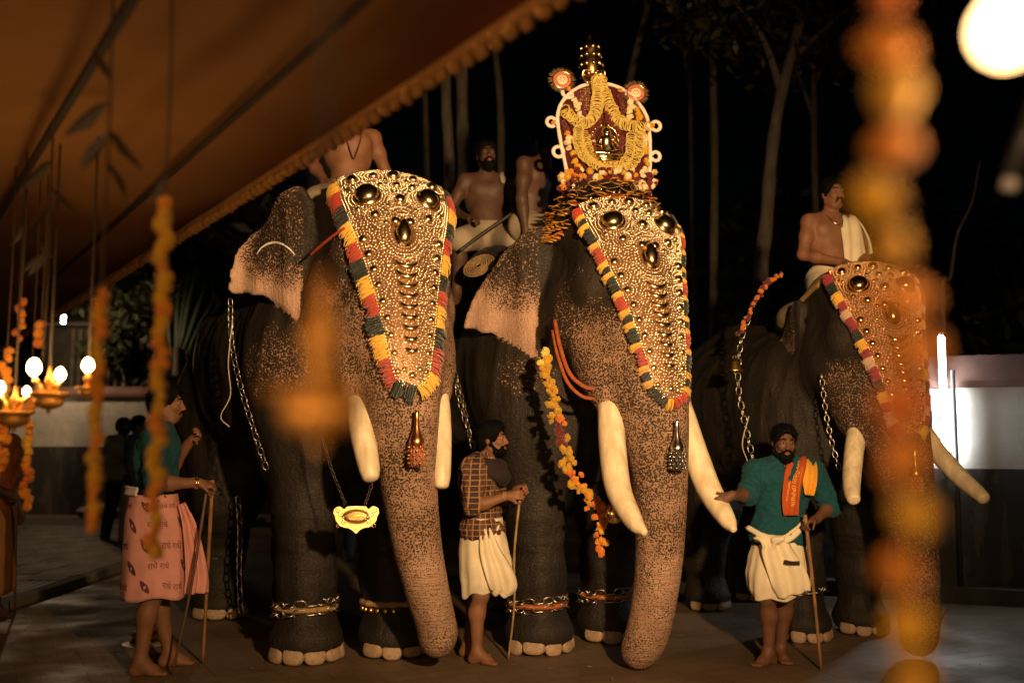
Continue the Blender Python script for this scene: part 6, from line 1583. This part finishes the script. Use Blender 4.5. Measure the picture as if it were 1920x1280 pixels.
# ================================================================== FOREGROUND: awning, garlands, lamps
EH = 2.55                                                # height of the awning edge
e0 = at(950, 0, 2.5); ed = Vector((-.5454,.8382,0))    # the edge recedes to the left
def edge(d): return Vector((e0.x, 2.5, EH))+ed*d
inn = Vector((-ed.y, ed.x, 0))                             # inwards, over the camera
AWN = NB('orange_awning_cloth'); c = AWN.coord(); AWN.l(AWN.ramp(AWN.noise(c, 1.4, 5, .6), [(.3,(.33,.15,.045)),(.7,(.44,.21,.07))]), AWN.b.inputs['Base Color']); AWN.set(Roughness=.9); AWN.b.inputs['Transmission Weight'].default_value = 0
AWN = AWN.m
aw = empty('awning', edge(0), 0, 'orange cloth awning overhead with a beaded edge running across the upper left', 'awning')
nd, nw = 60, 16; V = []; F = []
for i in range(nd+1):
    d = -3.4+i*(19.0/nd)
    for k in range(nw+1):
        w = k/nw*6.0; p = edge(d)+inn*w-edge(0); sag = .05*math.sin(d*1.3+w)*min(1,w*2)+.14*math.sin(min(w,6)/6*math.pi*.5)*1.6
        V.append((p.x, p.y, p.z+sag+.02*math.sin(d*4)*min(1,w*3)))
for i in range(nd):
    for k in range(nw): F.append((i*(nw+1)+k, (i+1)*(nw+1)+k, (i+1)*(nw+1)+k+1, i*(nw+1)+k+1))
o = obj('cloth', mesh('cloth', V, F), aw, AWN); sm = o.modifiers.new('t','SOLIDIFY'); sm.thickness = .004
VV = []; FF = []
for i in range(nd*3+1):
    d = -3.4+i*(19.0/(nd*3)); p = edge(d)-edge(0)
    for k in range(3): VV.append((p.x, p.y, p.z-.022*k+.004*math.sin(d*9+k)))
for i in range(nd*3):
    for k in range(2): FF.append((i*3+k,(i+1)*3+k,(i+1)*3+k+1,i*3+k+1))
BORD = M_cloth('awning_border', (.52,.24,.07)); o = obj('border', mesh('border', VV, FF), aw, BORD); sm = o.modifiers.new('t','SOLIDIFY'); sm.thickness = .006
pm = marigold(9, .07); pm.name = 'pompom'; pm.materials.append(M_simple('pompom_wool', (.40,.19,.05), .9))
for i in range(230):
    d = -.9+i*.0735 if i < 200 else -.9+200*.0735
    if i < 200:
        p = edge(d)-edge(0); obj('pompom', pm, aw, M=Matrix.Translation((p.x, p.y, p.z-.058))@FROT[i % 12]@Matrix.Scale(.026,4))
# ridge pole and the wires under it
POLE = M_simple('dark_bamboo', (.035,.022,.012), .7)
def wire(label, px0, py0, px1, py1, z, r, name='wire', ext=.6):
    a = at(px0, py0, 1.0)-Vector((0,0,CAM_H)); b_ = at(px1, py1, 1.0)-Vector((0,0,CAM_H))
    A_ = a*((z-CAM_H)/a.z); B_ = b_*((z-CAM_H)/b_.z); A_.z = z; B_.z = z; d = (B_-A_); A_ = A_-d*ext
    P = catmull([A_, A_.lerp(B_,.33)+Vector((0,0,-.015)), A_.lerp(B_,.66)+Vector((0,0,-.01)), B_+d*.8], 6); P[:,2] += 0
    o_ = P[0].copy(); tag(obj(name, mesh(name, *tube(P-o_, r, 8)), mat=POLE, loc=o_), label, 'wire'); return A_, B_
wire('thick dark rope sagging below the awning at upper left', 240, 0, 0, 400, 2.50, .016, 'rope')
wire('thin rope under the awning nearer its beaded edge', 590, 75, 190, 440, 2.50, .012, 'rope')
LEAFD = M_simple('mango_leaf', (.035,.022,.008), .6)
STRN = M_simple('dark_thread', (.05,.028,.012), .8)
def leafmesh():
    V = [(0,0,0),(.014,0,-.03),(.018,.006,-.07),(.010,0,-.11),(0,-.004,-.135),(-.010,0,-.11),(-.018,.006,-.07),(-.014,0,-.03),(0,-.006,-.06)]
    V2 = [(x,y+.002,z) for x, y, z in V]; F = [(8,i,(i+1) % 8) for i in range(8)]; return mesh('leaf', V+V2, F+[(17,9+(i+1) % 8,9+i) for i in range(8)])
LF = leafmesh(); LF.materials.append(LEAFD)
def garland(label, px, Y, ztop, y0, y1, r, seq, wob=.01, fl_top=None, leaves_at=(), group='marigold garlands hanging in the foreground', jit=.35, gap=1.25):
    top = at(px, y0, Y); bot = at(px, y1, Y); top.z = max(top.z, 0)
    root = empty('garland', (top.x, Y, ztop), 0, label, 'garland', group)
    z0 = top.z-ztop; z1 = bot.z-ztop
    obj('string', mesh('string', *tube([(0,0,0),(.004,0,z0*.5),(0,0,z0),(0,0,z1)], .0035+.0*r, 6)), root, STRN)
    n = max(3, int((z0-z1)/(r*gap)))
    for i in range(n):
        t = (i+.5)/n; p = (wob*math.sin(i*1.7+px)+random.uniform(-jit,jit)*r, random.uniform(-jit,jit)*r, z0+(z1-z0)*t)
        flower(root, p, r*random.uniform(.78,1.18), seq[int(t*len(seq)*.9999)], 'flower', i)
    for k, (py, ang, s) in enumerate(leaves_at):
        z = at(px, py, Y).z-ztop; obj('leaf', LF, root, M=Matrix.Translation((0,0,z))@Matrix.Rotation(R(ang),4,'Y')@Matrix.Rotation(k*1.1,4,'Z')@Matrix.Scale(s,4))
    return root
garland('long orange garland hanging before the far wall, second thick one from the left', 190, 2.3, 2.50, 545, 995, .0170, 'oyoyyooyyoyyoyo', jit=.2, wob=.004, leaves_at=((190,50,1.),(240,-40,1.),(150,150,.7),(250,35,.8),(300,-30,.8)))
garland('long yellow and orange garland covering the head of the man in pink', 310, 2.3, 2.50, 372, 1045, .0200, 'oyyyoyyoyooyyyoyyyooyoy', jit=.22, wob=.005, leaves_at=((330,30,.6),))
garland('short garland near the left edge, its lower end level with the far wall', 57, 4.0, 2.50, 740, 955, .021, 'ooyodo', leaves_at=((480,40,.7),(450,-40,.8)))
garland('narrow garland hanging above the hanging lamp at far left', 78, 3.9, 2.50, 600, 650, .022, 'od', group=None)
garland('orange garland at the very left edge of the view', 14, 3.8, 2.50, 650, 900, .022, 'ooydoo')
garland('small garland stub at left, beside the leftmost hanging string', 40, 3.9, 2.50, 560, 640, .018, 'dod', leaves_at=((420,30,.8),), group=None)
garland('huge blurred orange garland hanging close before the right elephant', 1662, .60, 2.52, -60, 1330, .0150, 'dooyyoyyyyooodooyyoyyy', wob=.005, jit=.4, gap=2.1)
# strings with dried leaves only
for (px, Y, label, lv) in ((97, 3.35, 'thin dark string with dried leaves below the sagging rope', ((300,45,1.1),(350,-45,1.0),(390,40,.9),(470,35,.8))),):
    root = empty('leaf_string', (at(px,300,Y).x, Y, 2.5), 0, label, 'string')
    obj('string', mesh('string', *tube([(0,0,0),(.004,0,-.5),(0,0,-.8)], .004, 6)), root, STRN)
    for k, (py, ang, s) in enumerate(lv): obj('leaf', LF, root, M=Matrix.Translation((0,0,at(px,py,Y).z-2.5))@Matrix.Rotation(R(ang),4,'Y')@Matrix.Rotation(k*1.3,4,'Z')@Matrix.Scale(s,4))

# hanging brass lamps
FLAME = M_emit('oil_flame', (1.0,.62,.22), 34.)
def hanging_lamp(label, px, Y, py_dish, rad, flames=(), ztop=2.5, tiers=1, name='hanging_lamp', stem=.16, mat=None):
    mat = mat or BRASS
    c = at(px, py_dish, Y); root = empty(name, c, 0, label, 'lamp')
    prof = [(.004,-.98),(.06,-.95),(.12,-.85),(.10,-.74),(.30,-.70),(.62,-.55),(.72,-.30),(.66,-.22),(.70,-.10),(.98,.0),(1.0,.10),(.92,.12),(.5,.02),(.18,.06),(.12,.2)]
    obj('dish', mesh('dish', *lathe([(a*rad if a > .05 else a, b_*rad) for a, b_ in prof], 28)), root, mat)
    obj('stem', mesh('stem', *lathe([(.009,.01),(.013,stem*.2),(.009,stem*.35),(.014,stem*.55),(.017,stem*.7),(.012,stem*.85),(.007,stem),(.004,stem+.03)], 16)), root, mat)
    obj('hanger', mesh('hanger', *tube([(0,0,stem+.02),(0,0,ztop-c.z)], .0042, 6)), root, M_simple('dark_rod_wire', (.03,.018,.008), .7))
    for k, (fx, fy, s) in enumerate(flames):
        p = at(fx, fy, Y)-c; p.y = 0; V, Fm = lathe([(.1,-1.0),(.55,-.7),(.9,-.3),(1.0,0),(.90,.45),(.68,.8),(.36,1.08),(.05,1.2)], 14)
        s *= 1.15; fl = obj('flame', mesh('flame', np.array(V)*np.array((s,s,s*1.25)), Fm), root, FLAME, loc=p)
        if k == 0:
            l = bpy.data.lights.new('flame_light','POINT'); l.energy = 1.4; l.color = (1,.55,.2); l.shadow_soft_size = .04; lo = bpy.data.objects.new('flame_light', l); link(lo, root); lo.location = p+Vector((0,-.06,.05))
        obj('wick', mesh('wick', *tube([p+Vector((0,0,-s*1.6)), p+Vector((0,0,-s*.7))], .003, 6)), root, STRN)
        obj('spout', mesh('spout', *tube([Vector((p.x*.3,0,.06*rad)), Vector((p.x*.8,0,p.z-s*1.9)), p+Vector((0,0,-s*1.5))], [.012,.012,.007], 8)), root, BRASS)
    return root
hanging_lamp('blurred unlit brass dish lamp hanging before the left elephant\'s leg', 600, .78, 742, .044, stem=.068, mat=M_simple('tarnished_brass', (.62,.30,.06), .5, .5, .3, 12))
TARN = MATS['tarnished_brass']
hanging_lamp('lit brass hanging lamp with two flames at left, right of its twin', 92, 3.5, 740, .07, mat=TARN, flames=((64,690,.021),(113,703,.016)), stem=.07)
hanging_lamp('lit brass hanging lamp at the left edge of the view', 27, 3.6, 775, .07, mat=TARN, flames=((0,728,.016),(50,735,.012)), stem=.07)
hanging_lamp('lit brass lamp with one flame between the garlands and the far wall', 165, 3.4, 728, .04, mat=TARN, flames=((165,686,.017),), stem=.05)
# bulb lamps: one in view at upper right, the others are unseen fills added behind the camera
BULB = M_emit('lit_bulb_glass', (1.0,.60,.24), 14.)
def bulb_lamp(label, p, r, watts, ztop, spot=None, group='lamps hung under the awning'):
    root = empty('bulb_lamp', p, 0, label, 'lamp', group)
    obj('bulb', mesh('bulb', *lathe([(.02*r,-1.0*r),(.4*r,-.92*r),(.75*r,-.66*r),(.97*r,-.25*r),(1.0*r,.1*r),(.85*r,.55*r),(.55*r,.95*r),(.4*r,1.25*r)], 20)), root, BULB)
    obj('socket', mesh('socket', *lathe([(.42*r,1.2*r),(.48*r,1.3*r),(.45*r,2.0*r),(.25*r,2.2*r),(.1*r,2.3*r)], 16)), root, M_simple('black_socket', (.02,.02,.02), .4))
    obj('flex', mesh('flex', *tube([(0,0,2.2*r),(.0,0,ztop-p[2])], .004, 6)), root, STRN)
    if watts:
        l = bpy.data.lights.new('bulb_light', 'POINT'); l.energy = watts; l.color = WARM; l.shadow_soft_size = max(r*1.6, .05)
        lo = bpy.data.objects.new('bulb_light', l); link(lo, root); lo.location = (0, 0, -r*3.2)
    return root
b0 = at(1886, 60, .62); bulb_lamp('glaring warm bulb hanging at the upper right corner', b0, .0180, 1.6, 2.53)
def flood(label, p, target, watts, size, blend=.9):
    d = (Vector(target)-Vector(p)); q = d.to_track_quat('-Z','Y'); M = Matrix.Translation(p)@q.to_matrix().to_4x4()
    root = empty('flood_lamp', label=label, cat='lamp', group='flood lamps behind the camera', M=M)
    obj('housing', mesh('housing', *lathe([(.05,.16),(.09,.12),(.11,.0),(.12,-.04),(.115,-.04),(.10,.01),(.02,.10)], 20)), root, M_simple('grey_housing', (.2,.2,.2), .5))
    obj('lens', mesh('lens', *lathe([(.10,.0),(.098,.012),(.01,.013)], 20)), root, M_emit('flood_glass', (1.0,.7,.36), 8.))
    l = bpy.data.lights.new('flood_light','SPOT'); l.energy = watts; l.color = WARM; l.spot_size = R(size); l.spot_blend = blend; l.shadow_soft_size = .11
    lo = bpy.data.objects.new('flood_light', l); link(lo, root); lo.location = (0,0,-.045)
for i, (x, y, z, tx, ty, tz, w, sz) in enumerate(KEYS): flood(('left hand', 'right hand', 'central')[i]+' warm flood lamp aimed at the elephants from behind the camera', (x,y,z), (tx,ty,tz), w, sz)
for i, (x, y, z, w) in enumerate(FILLS): bulb_lamp(('first','second','third','fourth')[i]+' warm fill bulb added out of view behind the camera', Vector((x,y,z)), .05, w, 2.53)
# grey strip at the right edge (an unlit tube end)
p = at(1908, 300, 1.3); root = empty('unlit_tube', p, 0, 'blurred grey end of an unlit tube at the right edge', 'light')
d = Vector((.05,0,.14)).normalized()
obj('tube', mesh('tube', *tube([-d*.03, d*.13], .011, 12)), root, M_simple('grey_glass', (.03,.034,.035), .3)); obj('end_cap', mesh('end_cap', *tube([-d*.042,-d*.03], .010, 10)), root, MATS['white_plastic'])
# brass lamp pot on the ground by the man in pink
g = ground(272,1206); root = empty('floor_lamp', g, 0, 'small brass lamp pot standing on the ground behind the man in pink', 'lamp')
obj('base', mesh('base', *lathe([(.10,0.003),(.105,.02),(.09,.035),(.088,.05),(.094,.07),(.085,.085),(.04,.095)], 28)), root, GOLD)
obj('pot', mesh('pot', *lathe([(.04,.094),(.06,.105),(.072,.13),(.066,.16),(.04,.18),(.05,.195),(.03,.20),(.012,.225),(.003,.23)], 24)), root, M_simple('dull_silver', (.55,.5,.42), .35, 1.))
obj('tray', mesh('tray', *lathe([(.15,.001),(.16,.004),(.155,.006),(.02,.006)], 28)), root, M_simple('tray_grey', (.3,.28,.24), .4))
